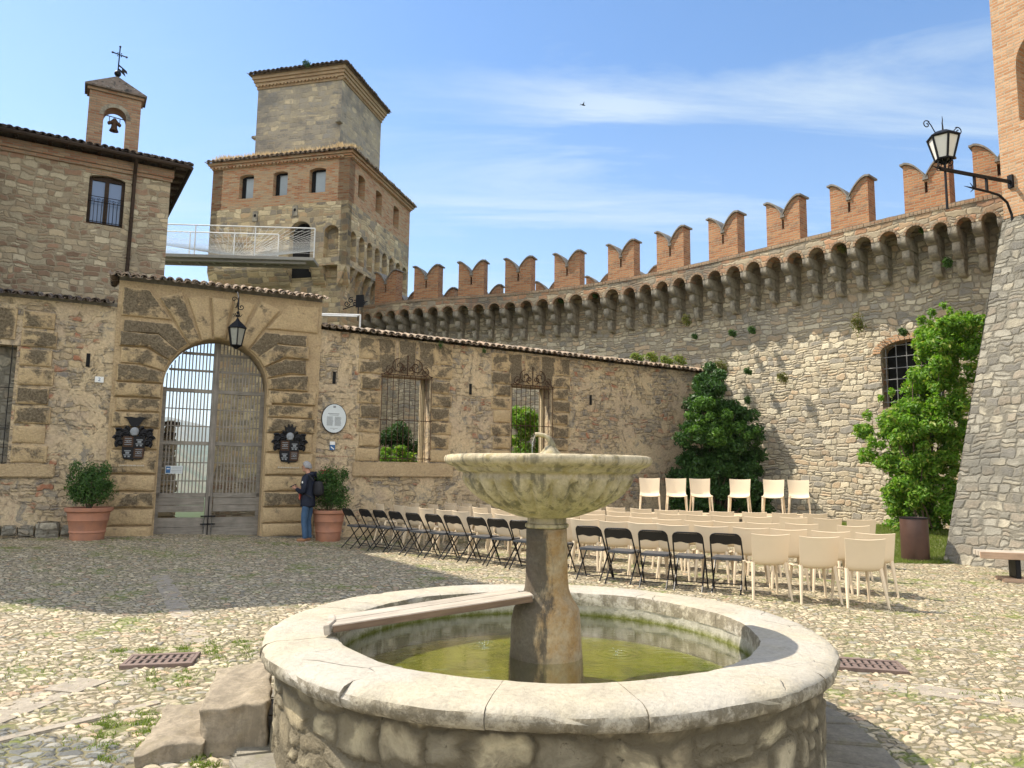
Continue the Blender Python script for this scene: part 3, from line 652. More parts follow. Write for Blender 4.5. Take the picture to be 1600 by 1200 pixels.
# grilles
def grille(a, b, z0, z1, crest):
    g = MB(); n = 9
    for k in range(n+1):
        x = a-.03+(b-a+.06)*k/n; g.tube([(x, -.07, z0+.02), (x, -.07, z1+.02)], .0085, 6)
    for z in (z0+.08, z0+(z1-z0)*.48, z1-.05, z1+.02): g.tube([(a-.06, -.07, z), (b+.06, -.07, z)], .011, 6)
    c = (a+b)/2
    for sg in (-1, 1):
        g.tube(scroll(c+sg*.22, z1+.24, .19, 1.4, PI/2-sg*.0, -sg, -.07), .013, 6)
        g.tube(scroll(c+sg*.10, z1+.17, .10, 1.2, -PI/2, sg, -.07), .012, 6)
        g.tube(scroll(c+sg*.45, z1+.12, .12, 1.3, PI/2, -sg, -.07), .011, 6)
        g.tube([(c+sg*.60, -.07, z1+.03), (c+sg*.48, -.07, z1+.1), (c+sg*.38, -.07, z1+.22)], .010, 6)
    g.tube([(c, -.07, z1), (c, -.07, z1+.5)], .013, 6); g.ball((c, -.07, z1+.5), .022, 6)
    for x in (a-.03, b+.03): g.tube([(x, -.07, z0+.1), (x, .05, z0+.1)], .01, 6); g.tube([(x, -.07, z1), (x, .05, z1)], .01, 6)
    g.build('window_grille', m_rust, wall)
    MB().box(b-.075, b-.002, .36, .545, z0+.002, z1-.002).build('window_mullion', m_reveal, wall, bevel=.02)
grille(*W1, 0); grille(*W2, 0)
# narrow slits
for x, z in ((.30, 3.73), (3.82, 3.67), (7.49, 3.59), (-4.78, 3.75)):
    MB().box(x-.035, x+.035, -.012, .01, z-.14, z+.14).build('slit', m_hole, wall)
# tile copings: left, gate and right stretch
m = MB(); tiles(m, -9.4, -4.42, 4.93, -.20, .28, .28); tiles(m, -9.4, -4.42, 4.93, .76, .28, .28)
m.build('tile_coping', m_tile_d, wall, smooth=True)
m = MB(); tiles(m, -4.45, .02, 5.52, -.26, .30, .34, jit=.02); tiles(m, -4.45, .02, 5.52, .86, .30, .34)
m.build('tile_coping', m_tile_l, wall, smooth=True)
m = MB(); tiles(m, .0, 12.2, lambda x: 4.87-.02*x, -.20, .28, .30, jit=.018); tiles(m, .0, 12.2, lambda x: 4.87-.02*x, .76, .28, .3)
m.build('tile_coping', m_tile_l, wall, smooth=True)
m = MB(); m.box(-9.4, -4.33, .02, .53, 4.9, 5.0); m.box(-4.32, -.06, .0, .55, 5.48, 5.62)
m.build('coping_bed', m_copstone, wall)
# gate leaves
def leaf(sd):
    r = empty('gate_leaf'); r.parent = wall; xa, xb = (-3.345, cx-.07) if sd < 0 else (cx+.07, -1.215); y = .30
    def ztop(x): return 3.34+math.sqrt(max(.0004, 1.04**2-(x-cx)**2))
    fr = MB(); fr.box(xa, xb, y, y+.07, .92, 1.02)
    for z in (2.10, 3.26): fr.box(xa, xb, y-.01, y+.06, z-.035, z+.045)
    for z in (1.28, 1.68, 2.48, 2.86): fr.box(xa, xb, y+.015, y+.045, z-.012, z+.012)
    fr.box(xa if sd < 0 else xb-.07, xa+.07 if sd < 0 else xb, y, y+.07, .08, 3.32)
    zt = 3.72; d = math.sqrt(1.04**2-(zt-3.34)**2); fr.box(max(xa, cx-d), min(xb, cx+d), y+.01, y+.05, zt-.025, zt+.025)
    zt = 4.1; d = math.sqrt(1.04**2-(zt-3.34)**2); fr.box(max(xa, cx-d), min(xb, cx+d), y+.01, y+.05, zt-.03, zt+.03)
    fr.build('frame', m_wood_greyx, r, bevel=.004)
    b = MB(); n = 14; random.seed(8)
    for k in range(1, n):
        x = xa+(xb-xa)*k/n+random.uniform(-.004, .004); b.box(x-.013, x+.013, y+.02, y+.045, 1.0, ztop(x)-.01)
    b.build('bars', m_wood_grey, r)
    p = MB(); zz = .08
    for k in range(2): p.box(xa+.02, xb-.02, y+.01, y+.05, zz, zz+.20); zz += .205
    p.box(xa+.02, xb-.02, y+.012, y+.05, .61, .75); p.box(xa+.02, xb-.02, y+.01, y+.05, .757, .915)
    p.build('board_panel', m_wood_greyx, r, bevel=.005)
    return r
leaf(-1); leaf(1)
m = MB(); m.box(cx-.068, cx+.068, .26, .40, .02, 4.37); m.box(cx-.03, cx+.03, .235, .262, .05, 4.3); m.build('gate_post', m_wood_grey, wall, bevel=.01)
m = MB()
for z in (.33, .5): m.box(cx-.15, cx+.15, .225, .262, z, z+.03)
m.tube([(cx+.0, .22, .08), (cx+.0, .22, .95)], .012, 6); m.build('gate_bolt', m_iron, wall)
MB().box(-3.34, -1.22, -.05, .6, -.05, .05).build('threshold', m_butt, wall, bevel=.02)
# ------------------------------------------------------------------ things fixed to the wall
def on_wall(x, y, z): # local wall coords -> world
    return Vector((PG[0]+UG[0]*x-UG[1]*y, PG[1]+UG[1]*x+UG[0]*y, z))
def coat(x, z, label, bird):
    r = empty('coat_of_arms', on_wall(x, -.13, z), AG, label, 'coat of arms', 'coats of arms beside the gateway')
    m = MB()
    sh = [(-.21, .08), (.21, .08), (.21, -.28), (.17, -.40), (.02, -.41), (0, -.45), (-.02, -.41), (-.17, -.40), (-.21, -.28)]
    m.xz(sh, -.05, .05); m.build('shield', m_iron, r, bevel=.008)
    q = MB(); q.box(-.20, -.01, -.058, -.05, -.15, .07); q.box(.01, .20, -.058, -.05, -.38, -.17); q.build('quarter', m_rust, r)
    for (cx_, cz_) in ((.105, -.04), (-.105, -.27)):
        q = MB(); q.box(cx_-.06, cx_+.06, -.064, -.05, cz_+.03, cz_+.05); q.box(cx_-.035, cx_+.035, -.064, -.05, cz_-.02, cz_+.02); q.box(cx_-.07, cx_+.07, -.064, -.05, cz_-.05, cz_-.035); q.box(cx_-.055, cx_-.02, -.064, -.05, cz_-.09, cz_-.06); q.box(cx_+.01, cx_+.05, -.064, -.05, cz_-.09, cz_-.06); q.build('charge', m_sign_t, r)
    for (cx_, cz_) in ((-.105, -.04), (.105, -.27)):
        q = MB()
        for k in range(4): q.box(cx_-.065, cx_+.065, -.066, -.055, cz_+.06-k*.042, cz_+.072-k*.042)
        q.tube(scroll(cx_, cz_, .035, 1, 0, 1, -.066, 12), .008, 5); q.build('charge', m_sign_t, r)
    q = MB()
    # helmet, crest and mantling scrolls
    q.ball((0, -.05, .17), .085, 8, (1, .6, 1.1)); q.box(-.04, .04, -.11, -.04, .10, .17)
    q.build('helmet', m_sign_t, r)
    q = MB()
    if bird: q.xz([(-.07, .28), (.07, .28), (.16, .44), (.22, .47), (.08, .48), (.02, .46), (-.02, .46), (-.08, .48), (-.22, .47), (-.16, .44)], -.06, .02)
    else: q.xz([(-.09, .26), (.09, .26), (.13, .42), (.07, .36), (.04, .46), (0, .37), (-.04, .46), (-.07, .36), (-.13, .42)], -.06, .02)
    q.build('crest', m_iron, r, bevel=.005)
    q = MB()
    for sg in (-1, 1):
        for (mx, mz, rr_, a0) in ((.17, .17, .10, PI/2), (.28, .13, .10, PI/4), (.30, .02, .08, 0), (.25, -.07, .09, -PI/3), (.16, .08, .09, 0)):
            q.tube(scroll(sg*mx, mz, rr_, 1.1, a0 if sg > 0 else PI-a0, sg, -.03, 16), [.034-.001*i for i in range(17)], 6)
            q.ball((sg*mx, -.02, mz), rr_*.72, 6, (1, .35, 1))
    q.build('mantling', m_iron, r)
    q = MB(); q.box(-.26, .26, -.02, .06, -.56, -.50); q.build('caption_plate', m_ash_plain, r, bevel=.008)
    q = MB(); random.seed(int(x*10)); xx = -.23
    while xx < .22:
        w_ = random.uniform(.012, .03); q.box(xx, xx+w_, -.024, -.019, -.545, -.545+random.uniform(.02, .035)); xx += w_+random.uniform(.006, .02)
    q.build('caption_letters', simple('pale_letters', (.50, .46, .38), .8), r)
coat(-3.83, 2.13, 'dark iron coat of arms left of the gateway with a wide flaring crest', True)
coat(-.68, 2.13, 'dark iron coat of arms right of the gateway, above the standing man, with quartered shield', False)
r = empty('oval_plaque', on_wall(.33, -.02, 2.76), AG, 'oval white enamel information plaque with grey text columns right of the gateway', 'plaque')
ell = [(.28*math.cos(2*PI*k/40), .335*math.sin(2*PI*k/40)) for k in range(40)]
MB().xz([(p[0]*1.05, p[1]*1.045) for p in ell], -.02, .01).build('rim', m_iron, r)
MB().xz(ell, -.028, -.018).build('panel', m_sign, r)
m = MB(); random.seed(4)
m.box(-.03, .03, -.031, -.0275, .25, .30); m.box(-.02, .02, -.033, -.0305, .26, .29); m.build('emblem', m_sign_t, r); m = MB()
m.box(-.15, .12, -.031, -.0275, .105, .12); m.box(-.12, .10, -.031, -.0275, .075, .085)
for c0 in (-.17, .015):
    for k in range(14):
        z = .035-k*.0155; 
        wl = min(.155, math.sqrt(max(0, 1-(z/.335)**2))*.28-.03 if c0 > 0 else .155)
        m.box(c0, c0+wl*random.uniform(.85, 1), -.031, -.0275, z, z+.0065)
m.box(-.09, .09, -.031, -.0275, -.235, -.228); m.box(-.02, .02, -.031, -.0275, -.26, -.25)
m.build('lettering', m_sign_t, r)
r = empty('small_blue_sign', on_wall(.32, -.02, 2.12), AG, 'small blue and white sign fixed under the oval plaque', 'sign')
MB().box(-.06, .06, -.01, .01, -.10, .02).build('blue_field', m_blue, r); MB().box(-.06, .06, -.01, .01, .022, .10).build('white_field', m_white, r)
m = MB(); m.xz([(-.045, -.03), (-.03, -.015), (.045, -.075), (.03, -.09)], -.013, -.009); m.build('white_stripe', m_white, r)
# faded painted inscription
t_ = MB(); random.seed(12); xx = -.08
while xx < .72: w_ = random.uniform(.015, .05); t_.box(xx, xx+w_, -.005, .004, 1.86, 1.86+random.uniform(.018, .04)); xx += w_+random.uniform(.01, .04)
t_.build('faded_inscription', simple('faded_red_paint', (.40, .25, .17), .9), wall)
t_ = MB(); xx = -.05
while xx < .70: w_ = random.uniform(.01, .06); t_.box(xx, xx+w_, -.005, .004, 1.68, 1.68+random.uniform(.01, .06)*(1 if random.random() < .4 else .3)); xx += w_+random.uniform(.01, .05)
t_.build('faded_inscription', simple('faded_grey_paint', (.36, .28, .19), .9), wall)
def text_mesh(s, size, name, mat, parent, loc, rot=(PI/2, 0, 0)):
    c = bpy.data.curves.new(name, 'FONT'); c.body = s; c.size = size; c.extrude = .001; c.align_x = 'CENTER'; c.align_y = 'CENTER'
    o = bpy.data.objects.new(name, c); me = o.to_mesh().copy(); bpy.data.objects.remove(o)
    o = bpy.data.objects.new(name, me); S.collection.objects.link(o); me.materials.append(mat); o.parent = parent; o.location = loc; o.rotation_euler = rot; return o
r = empty('house_number', on_wall(-4.55, -.015, 3.36), AG, 'little white house number plate reading 2 on the wall left of the gateway', 'number plate')
MB().box(-.08, .08, -.008, .008, -.06, .06).build('plate', m_white, r); text_mesh('2', .1, 'digit', m_blue, r, (0, -.011, 0))
r = empty('gate_notice', on_wall(-3.02, .27, 1.52), AG, 'white notice with a blue square fixed to the left leaf of the gate', 'notice')
MB().box(-.17, .17, -.005, .012, -.085, .085).build('panel', m_sign, r); MB().box(-.16, -.07, -.009, -.004, -.07, .07).build('blue_square', m_blue, r)
m = MB(); m.box(-.145, -.085, -.011, -.008, .01, .03)
m.build('emblem', m_white, r)
m = MB()
for k in range(4): m.box(-.05, .15, -.008, -.004, .05-k*.034, .058-k*.034)
m.build('text_lines', m_sign_t, r)
# hanging lantern over the gate
def lantern_body(r, sc, nside, glass, z0=0, spike=True):
    """six-sided lantern hanging with its top at z0; widths scaled by sc"""
    def ring(rad, z): return [(rad*sc*math.cos(2*PI*k/nside+PI/nside), rad*sc*math.sin(2*PI*k/nside+PI/nside), z0+z*sc) for k in range(nside)]
    a, b = ring(.20, -.02), ring(.125, -.42); f = MB()
    for k in range(nside): f.tube([a[k], b[k]], .014*sc, 6); f.tube([a[k], a[(k+1) % nside]], .016*sc, 6); f.tube([b[k], b[(k+1) % nside]], .014*sc, 6)
    f.build('frame', m_iron, r)
    g = MB(); a2, b2 = ring(.192, -.03), ring(.12, -.41); g.add(a2+b2, [(k, (k+1) % nside, (k+1) % nside+nside, k+nside) for k in range(nside)]); g.build('glass', glass, r)
    h = MB(); c = ring(.235, -.02); d = ring(.15, .07); e = ring(.06, .15); q = ring(.02, .22)
    n = nside; h.add(c+d+e+q, [tuple(range(n-1, -1, -1))]+[(i*n+k, i*n+(k+1) % n, (i+1)*n+(k+1) % n, (i+1)*n+k) for i in range(3) for k in range(n)]+[tuple(3*n+k for k in range(n))])
    h.build('hood', m_iron, r)
    u = MB(); a3, b3 = ring(.13, -.42), ring(.03, -.50); u.add(a3+b3, [tuple(range(n)), tuple(range(2*n-1, n-1, -1))]+[(k, k+n, (k+1) % n+n, (k+1) % n) for k in range(n)]); u.build('base', m_iron, r)
LP = on_wall(-1.98, -.55, 0)
r = empty('hanging_lantern', (LP.x, LP.y, 4.62), AG, 'dark iron six-sided lantern hanging on a curved bracket over the gateway arch', 'lantern')
m_glass_d = simple('lantern_glass', (.30, .30, .27), .25, spec=.7)
lantern_body(r, .95, 6, m_glass_d)
m = MB(); m.tube([(0, 0, .2), (0, 0, .42)], .012, 6)
m.tube([(-.02, .52, .92), (-.02, .35, .86), (-.01, .15, .80), (0, .02, .66), (0, 0, .5), (0, 0, .42)], .018, 8); m.tube([(-.02, .50, .55), (-.01, .25, .5), (0, .02, .62)], .013, 6)
m.tube(scroll(.06, .46, .07, 1.2, PI, 1, 0, 16), .011, 6); m.tube(scroll(-.09, .62, .06, 1.2, 0, 1, 0, 16), .010, 6); m.ball((0, 0, .33), .035, 6); m.ball((0, 0, .26), .05, 6, (1, 1, .5))
for k in range(6): m.tube([(.05*math.cos(k), .05*math.sin(k), .24), (.09*math.cos(k), .09*math.sin(k), .3)], .008, 5)
m.build('bracket', m_iron, r)
# ================================================================== HOUSE ON THE LEFT with bell gable
HA = math.atan2(.510, .860); HO = (-9.41, 19.37, 0)
house = empty('stone_house', HO, HA, 'rubble stone house with overhanging tiled eaves and a brick bell gable, behind the left wall', 'house')
Lh = 4.1; sd = (-.02*6, 6.)
def hp(px, py):
    d = ray(px, py); n_ = np.array([math.sin(HA), -math.cos(HA)]); t_ = (HO[0]*n_[0]+HO[1]*n_[1])/(d[0]*n_[0]+d[1]*n_[1]); return ((d[0]*t_-HO[0])*math.cos(HA)+(d[1]*t_-HO[1])*math.sin(HA), 1.6+d[2]*t_)
wxa, wxb = hp(137, 312)[0], hp(194, 315)[0]; wza, wzb = hp(162, 352)[1], hp(165, 275)[1]-.09
gxa, gxb = hp(137, 180)[0], hp(219, 190)[0]; gzt = hp(175, 146)[1]; gz0 = hp(175, 226)[1]
def wX(x): return wxa+(x+1.92)/.84*(wxb-wxa)
def wZ(z): return wza+(z-7.80)/1.26*(wzb-wza)
GS = (gxb-gxa)/1.22
def gX(x): return gxa+(x+2.06)*GS
def gZ(z): return gzt+(z-11.38)*GS
wall_mesh(-Lh, 0, -1, 9.62, .5, [(wX(-1.92), wX(-1.08), wZ(7.80), wZ(9.06), .09)]).build('wall', m_left, house)
m = MB(); m.add([(0, 0, -1), (sd[0], sd[1], -1), (sd[0], sd[1], 9.62), (0, 0, 9.62), (-Lh, 0, -1), (-Lh+sd[0], sd[1], -1), (-Lh+sd[0], sd[1], 9.62), (-Lh, 0, 9.62)], [(0, 1, 2, 3), (5, 4, 7, 6), (1, 5, 6, 2)])
m.build('wall', m_left, house)
m = MB(); m.box(-Lh, .04, -.05, .0, 9.30, 9.40); m.box(-Lh, .07, -.09, .0, 9.40, 9.62); m.build('cornice', m_brick_b, house)
ov = .30; ez = 9.72
A = (-Lh, -ov); B = (ov+.12, -ov); Cc = (sd[0]+ov+.05, sd[1]); D = (-Lh+sd[0], sd[1])
m = MB(); rk = 1.2; ri = [(-Lh, 2.7, ez+rk), (-2.6, 2.7, ez+rk), (-2.6, sd[1], ez+rk)]
m.add([(A[0], A[1], ez), (B[0], B[1], ez), (Cc[0], Cc[1], ez), (D[0], D[1], ez)]+ri+[(A[0], A[1], ez+.05), (B[0], B[1], ez+.05), (Cc[0], Cc[1], ez+.05)], [(0, 3, 2, 1), (0, 1, 8, 7), (1, 2, 9, 8), (7, 8, 5, 4), (8, 9, 6, 5)])
m.build('roof', m_tile_d, house)
rf = house.children[-1]
m = MB(); tiles(m, -Lh, B[0], ez+.03, -ov-.08, 2.3, .37, jit=.014, clip=(0, 1)); m.build('eave_tiles', m_tile_d, rf, smooth=True)
# tiles along the right verge: rotate a strip
m = MB(); tiles(m, 0, 5.9, ez+.03, -.08, 1.6, .38, clip=(1, 0)); Mr = Matrix.Translation((B[0], B[1], 0)) @ Matrix.Rotation(math.atan2(Cc[1]-B[1], Cc[0]-B[0]), 4, 'Z')
m.v = [tuple(Mr @ Vector(v)) for v in m.v]; m.build('eave_tiles', m_tile_d, rf, smooth=True)
m = MB()
for k in range(11): # rafters under the side eave
    t0 = .06+k*.09; px, py = B[0]+(Cc[0]-B[0])*t0, B[1]+(Cc[1]-B[1])*t0; m.box(px-.75, px-.03, py-.04, py+.04, ez-.10, ez-.003)
for k in range(12):
    x = -Lh+.2+k*.36; m.box(x-.035, x+.035, -ov+.03, .02, ez-.09, ez-.003)
m.build('rafters', m_wood_dk, rf)
m = MB(); m.tube([(A[0], -ov-.07, ez-.02), (B[0], -ov-.07, ez-.03)], .06, 8); m.tube([(B[0]+.05, -ov-.02, ez-.02), (Cc[0]+.05, Cc[1], ez-.02)], .05, 8); m.build('gutter', m_wood_dk, rf)
DX = hp(207, 320)[0]
m = MB(); m.tube([(DX, -ov-.05, ez-.05), (DX, -.2, ez-.25), (DX, -.06, ez-.4), (DX-.02, -.06, 5.2)], .045, 8)
for z in (9.0, 8.0, 7.0): m.tube([(DX-.01, -.06, z), (DX-.01, -.06, z+.03)], .055, 8)
m.build('downpipe', m_wood_dk, house, smooth=True)
def tf(m, fx, fz): m.v = [(fx(v[0]), v[1], fz(v[2])) for v in m.v]; return m
# window
w = empty('window'); w.parent = house
m = MB(); m.box(-1.92, -1.84, .10, .2, 7.8, 9.12); m.box(-1.16, -1.08, .10, .2, 7.8, 9.12); m.box(-1.84, -1.16, .10, .2, 7.8, 7.88); m.xz([(-1.84, 9.02), (-1.16, 9.02), (-1.16, 9.08), (-1.5, 9.15), (-1.84, 9.08)], .10, .2); m.box(-1.55, -1.45, .09, .19, 7.88, 9.02)
tf(m, wX, wZ); m.build('frame', m_wood_dk, w, bevel=.006)
m = MB(); m.box(-1.84, -1.55, .14, .15, 7.88, 9.02); m.box(-1.45, -1.16, .14, .15, 7.88, 9.02); tf(m, wX, wZ); m.build('pane', m_glass, w)
m = MB()
for k in range(9): x = -1.86+k*.09; m.tube([(x, .03, 7.86), (x, .03, 8.45)], .008, 5)
for z in (7.88, 8.42, 8.56): m.tube([(-1.93, .03, z), (-1.07, .03, z)], .01, 5)
for k in range(6): m.tube(scroll(-1.8+k*.12, 8.49, .045, 1, 0, 1 if k % 2 else -1, .03, 10), .006, 5)
tf(m, wX, wZ); m.build('window_rail', m_iron, w)
m = MB(); m.box(-2.02, -.98, -.012, .06, 9.16, 9.26); tf(m, wX, wZ); m.build('lintel', m_brick_b, w)
# bell gable
bg = empty('bell_gable'); bg.parent = house
tf(wall_mesh(-2.06, -.84, 9.72, 11.38, .42, [(-1.70, -1.17, 9.7, 10.76, .265)], y0=.05), gX, gZ).build('brickwork', m_brick_b, bg)
m = MB(); m.box(-2.12, -.78, .0, .52, 11.38, 11.46)
m.box(-2.02, -.88, -.0, .52, 9.90, 9.98) if 0 else None
tf(m, gX, gZ); m.build('cornice', m_brick_b, bg)
rng_ = [(.265+.10, a) for a in np.linspace(0, PI, 15)]
pl_ = [(-1.435+.37*math.cos(a), 10.76+.37*math.sin(a)) for a in np.linspace(0, PI, 15)]+[(-1.435+.268*math.cos(a), 10.76+.268*math.sin(a)) for a in np.linspace(PI, 0, 15)]
m = MB()
for k in range(14):
    a0, a1 = PI*k/14, PI*(k+1)/14; m.xz([(-1.435+.37*math.cos(a0), 10.76+.37*math.sin(a0)), (-1.435+.37*math.cos(a1-.02), 10.76+.37*math.sin(a1-.02)), (-1.435+.268*math.cos(a1-.02), 10.76+.268*math.sin(a1-.02)), (-1.435+.268*math.cos(a0), 10.76+.268*math.sin(a0))], .035, .1)
tf(m, gX, gZ); m.build('arch_ring', m_corbel, bg)
m = MB(); m.add([(-2.18, -.07, 11.46), (-.72, -.07, 11.46), (-.72, .60, 11.46), (-2.18, .60, 11.46), (-1.45, .26, 12.02), (-2.18, -.07, 11.50), (-.72, -.07, 11.50), (-.72, .60, 11.50), (-2.18, .60, 11.50)], [(0, 3, 2, 1), (0, 1, 6, 5), (1, 2, 7, 6), (2, 3, 8, 7), (3, 0, 5, 8), (5, 6, 4), (6, 7, 4), (7, 8, 4), (8, 5, 4)])
tf(m, gX, gZ); m.build('roof', m_tile_d, bg)
m = MB(); m.ball((-1.45, .26, 12.09), .085, 8); m.tube([(-1.45, .26, 12.1), (-1.44, .26, 12.85)], .018, 6); m.tube([(-1.60, .26, 12.66), (-1.28, .26, 12.62)], .016, 6)
for p in ((-1.61, 12.66), (-1.27, 12.62), (-1.44, 12.87)): m.ball((p[0], .26, p[1]), .03, 5)
for a in (1, 3, 5, 7): m.ball((-1.44+.06*math.cos(a*PI/4), .26, 12.64+.06*math.sin(a*PI/4)), .017, 5)
m.xz([(-1.44, 12.36), (-1.24, 12.22), (-1.22, 12.14), (-1.30, 12.18), (-1.26, 12.06), (-1.44, 12.20), (-1.44, 12.25), (-1.36, 12.2), (-1.36, 12.27), (-1.44, 12.31)], .25, .27)
tf(m, gX, gZ); m.build('cross', m_iron, bg)
m = MB(); m.lathe([(.115, -.16), (.10, -.13), (.075, -.06), (.065, .04), (.055, .09), (.02, .11)], 20, (-1.435, .26, 10.62)); m.ball((-1.435, .26, 10.45), .022, 6); tf(m, gX, gZ); m.build('bell', m_rust, bg, smooth=True)
m = MB(); m.tube([(-1.70, .26, 10.86), (-1.17, .26, 10.83)], .012, 6); m.tube([(-1.56, .26, 10.85), (-1.56, .26, 10.68)], .01, 6); m.tube([(-1.31, .26, 10.84), (-1.31, .26, 10.66)], .01, 6)
m.xz([(-1.60, 10.67), (-1.52, 10.72), (-1.46, 10.80), (-1.41, 10.80), (-1.35, 10.72), (-1.27, 10.66), (-1.30, 10.62), (-1.435, 10.69), (-1.57, 10.63)], .20, .32); tf(m, gX, gZ); m.build('bell_yoke', m_rust, bg)
# ================================================================== TOWER
TA = math.atan2(-.242, .97); tower = empty('castle_tower', (-6.19, 26.5, 0), TA, 'square stone and brick castle tower with a narrower top storey and tiled roofs', 'tower')
# shaft
m = MB(); m.box(-5.55, -.35, .35, 5.65, -2, 10.5); m.build('shaft', m_tower_low, tower)
# machicolated storey, stone below and brick above
FO = [(-1.95-.45, -1.95+.45, 8.9, 10.45, .42), (-.95, -.35, 9.4, 10.35, .28)]
wall_mesh(-5.9, 0, 9.1, 11.55, .30, FO).build('stone_storey', m_tower_low, tower)
def ywall(mb): mb.v = [(-v[1], v[0], v[2]) for v in mb.v]; return mb  # turn a local x wall into a wall along +y with its outer face at x=0
def mir(mb, x): mb.v = [(x-v[1]*-1 if 0 else x-v[1], v[0], v[2]) for v in mb.v]; return mb
RA = [(.28+k*.72, .28+k*.72+.5, 9.35, 10.25, .25) for k in range(8)]
m = wall_mesh(0, 6, 9.1, 11.55, .30, RA); mir(m, 0); m.build('stone_storey', m_tower_low, tower)
m = wall_mesh(0, 6, 9.1, 11.55, .30, []); m.v = [(-5.9+v[1], v[0], v[2]) for v in m.v]; m.build('stone_storey', m_tower_low, tower)
# corbelled underside: sloping wedges between the arches
m = MB()
for x0_, x1_ in ((-5.9, -2.42), (-1.48, -.97), (-.33, .0)): MB().yz([(0.0, 9.1), (.35, 9.1), (.35, 8.35), (.25, 8.5)], x0_, x1_).build('corbel', m_tower_low, tower)
for k in range(9):
    y0_ = (0 if k == 0 else .28+k*.72-.22); y1_ = y0_+(.28 if k == 0 else .22)
    if y1_ > 6: y1_ = 6
    MB().prism([(0.0, 9.1), (-.35, 9.1), (-.35, 8.3), (-.24, 8.5)], y0_, y1_, lambda p, q, c: (p, c, q)).build('corbel', m_tower_low, tower)
WL = []
for pa, pb in ((366, 390), (423, 447), (483, 510)):
    a = ypt(pa, 280, 27.3-(pa-366)*.0035); b_ = ypt(pb, 280, 27.3-(pb-366)*.0035)
    f = lambda p: (p.x+6.19)*.97+(p.y-26.5)*-.242
    WL.append((f(a), f(b_), 11.95, 12.82, .10))
wall_mesh(-5.9, 0, 11.55, 13.2, .45, WL).build('brick_storey', m_brick_t, tower)
WR = [(.75, 1.35, 11.95, 12.8, .08), (2.35, 2.95, 11.95, 12.8, .08), (4.15, 4.75, 11.95, 12.8, .08)]
m = wall_mesh(0, 6, 11.55, 13.2, .45, WR); mir(m, 0); m.build('brick_storey', m_brick_t, tower)
m = wall_mesh(0, 6, 11.55, 13.2, .45, []); m.v = [(-5.9+v[1], v[0], v[2]) for v in m.v]; m.build('brick_storey', m_brick_t, tower)
for a, b_, z0, z1, rs in WL:
    w = empty('window'); w.parent = tower
    MB().box(a+.16, b_-.02, .22, .24, z0, z1+.08).build('pane', m_pane, w); m = MB(); m.box(a, a+.16, .20, .28, z0, z1+.09); m.box(a+.16, b_, .20, .28, z1+.02, z1+.09); m.build('frame', m_hole, w)
MB().box(-5.4, -.5, .5, .6, 11.6, 13.1).build('inner_wall', m_hole, tower); MB().box(-.62, -.5, .6, 5.5, 11.6, 13.1).build('inner_wall', m_hole, tower)
MB().box(-5.3, -.3, .31, .345, 8.7, 11.4).build('inner_wall', m_tower_low, tower)
MB().box(-2.39, -1.51, .29, .31, 8.75, 10.9).build('doorway', m_hole, tower)
def cornice(x0, x1, y0, y1, z, steps, mat, par):
    m = MB()
    for i, (o_, dz) in enumerate(steps): m.box(x0-o_, x1+o_, y0-o_, y1+o_, z, z+dz-.004); z += dz
    # dentils under the second course
    zz = z-sum(s[1] for s in steps[1:])
    for k in range(int((x1-x0)/.16)): x = x0+k*.16; m.box(x, x+.08, y0-steps[1][0]-.03, y0, zz-.06, zz)
    for k in range(int((y1-y0)/.16)): y = y0+k*.16; m.box(x1, x1+steps[1][0]+.03, y, y+.08, zz-.06, zz)
    m.build('cornice', mat, par); return z
z = cornice(-5.9, 0, 0, 6, 13.2, [(.03, .08), (.09, .08), (.15, .08)], m_brick_t, tower)
def hip(x0, x1, y0, y1, z, inset, rise, par, mat, ovh):
    x0 -= ovh; x1 += ovh; y0 -= ovh; y1 += ovh; m = MB()
    m.add([(x0, y0, z), (x1, y0, z), (x1, y1, z), (x0, y1, z), (x0+inset, y0+inset, z+rise), (x1-inset, y0+inset, z+rise), (x1-inset, y1-inset, z+rise), (x0+inset, y1-inset, z+rise)], [(0, 3, 2, 1), (0, 1, 5, 4), (1, 2, 6, 5), (2, 3, 7, 6), (3, 0, 4, 7), (4, 5, 6, 7)])
    o = m.build('roof', mat, par); m = MB()
    sl = rise/inset
    tiles(m, x0+.05, x1-.05, z+.0, y0-.05, y0+min(inset, .75), sl, pitch=.2, halfr=.088, clip=(1, 1))
    m2 = MB(); tiles(m2, y0+.05, y1-.05, z+.0, -.05, min(inset, .75), sl, pitch=.2, halfr=.088, clip=(1, 1)); m2.v = [(x1-v[1], v[0], v[2]) for v in m2.v]; m.add(m2.v, m2.f)
    m.build('eave_tiles', mat, o, smooth=True); return o
hip(-5.9, 0, 0, 6, z, 1.35, .45, tower, m_tile_l, .2)
# dry grass growing on the lower roof
n = 5200; xx = rng.random(n); side = rng.random(n) < .72
P = np.where(side[:, None], np.stack([-6.0+xx*6.1, .0+rng.random(n)**1.2*.8, np.zeros(n)], 1), np.stack([0.0-rng.random(n)**1.2*.7, xx*6, np.zeros(n)], 1))
dd = np.where(side, P[:, 1]+.2, .2-P[:, 0]); P[:, 2] = 13.5+dd*.33+rng.random(n)*.10
V = []; hgt = .07+.15*rng.random(n)*(.4+.9*(np.sin(xx*23)+np.sin(xx*9.7)+2)/4); dx = rng.normal(0, .05, (n, 2)); wv = rng.normal(0, .012, (n, 2))
V = np.stack([P+np.c_[wv, np.zeros(n)], P-np.c_[wv, np.zeros(n)], P+np.c_[dx, hgt]], 1).reshape(-1, 3)
o = npmesh('roof_grass', V, np.arange(3*n).reshape(-1, 3), m_dry, tower); tag(o, kind='stuff')
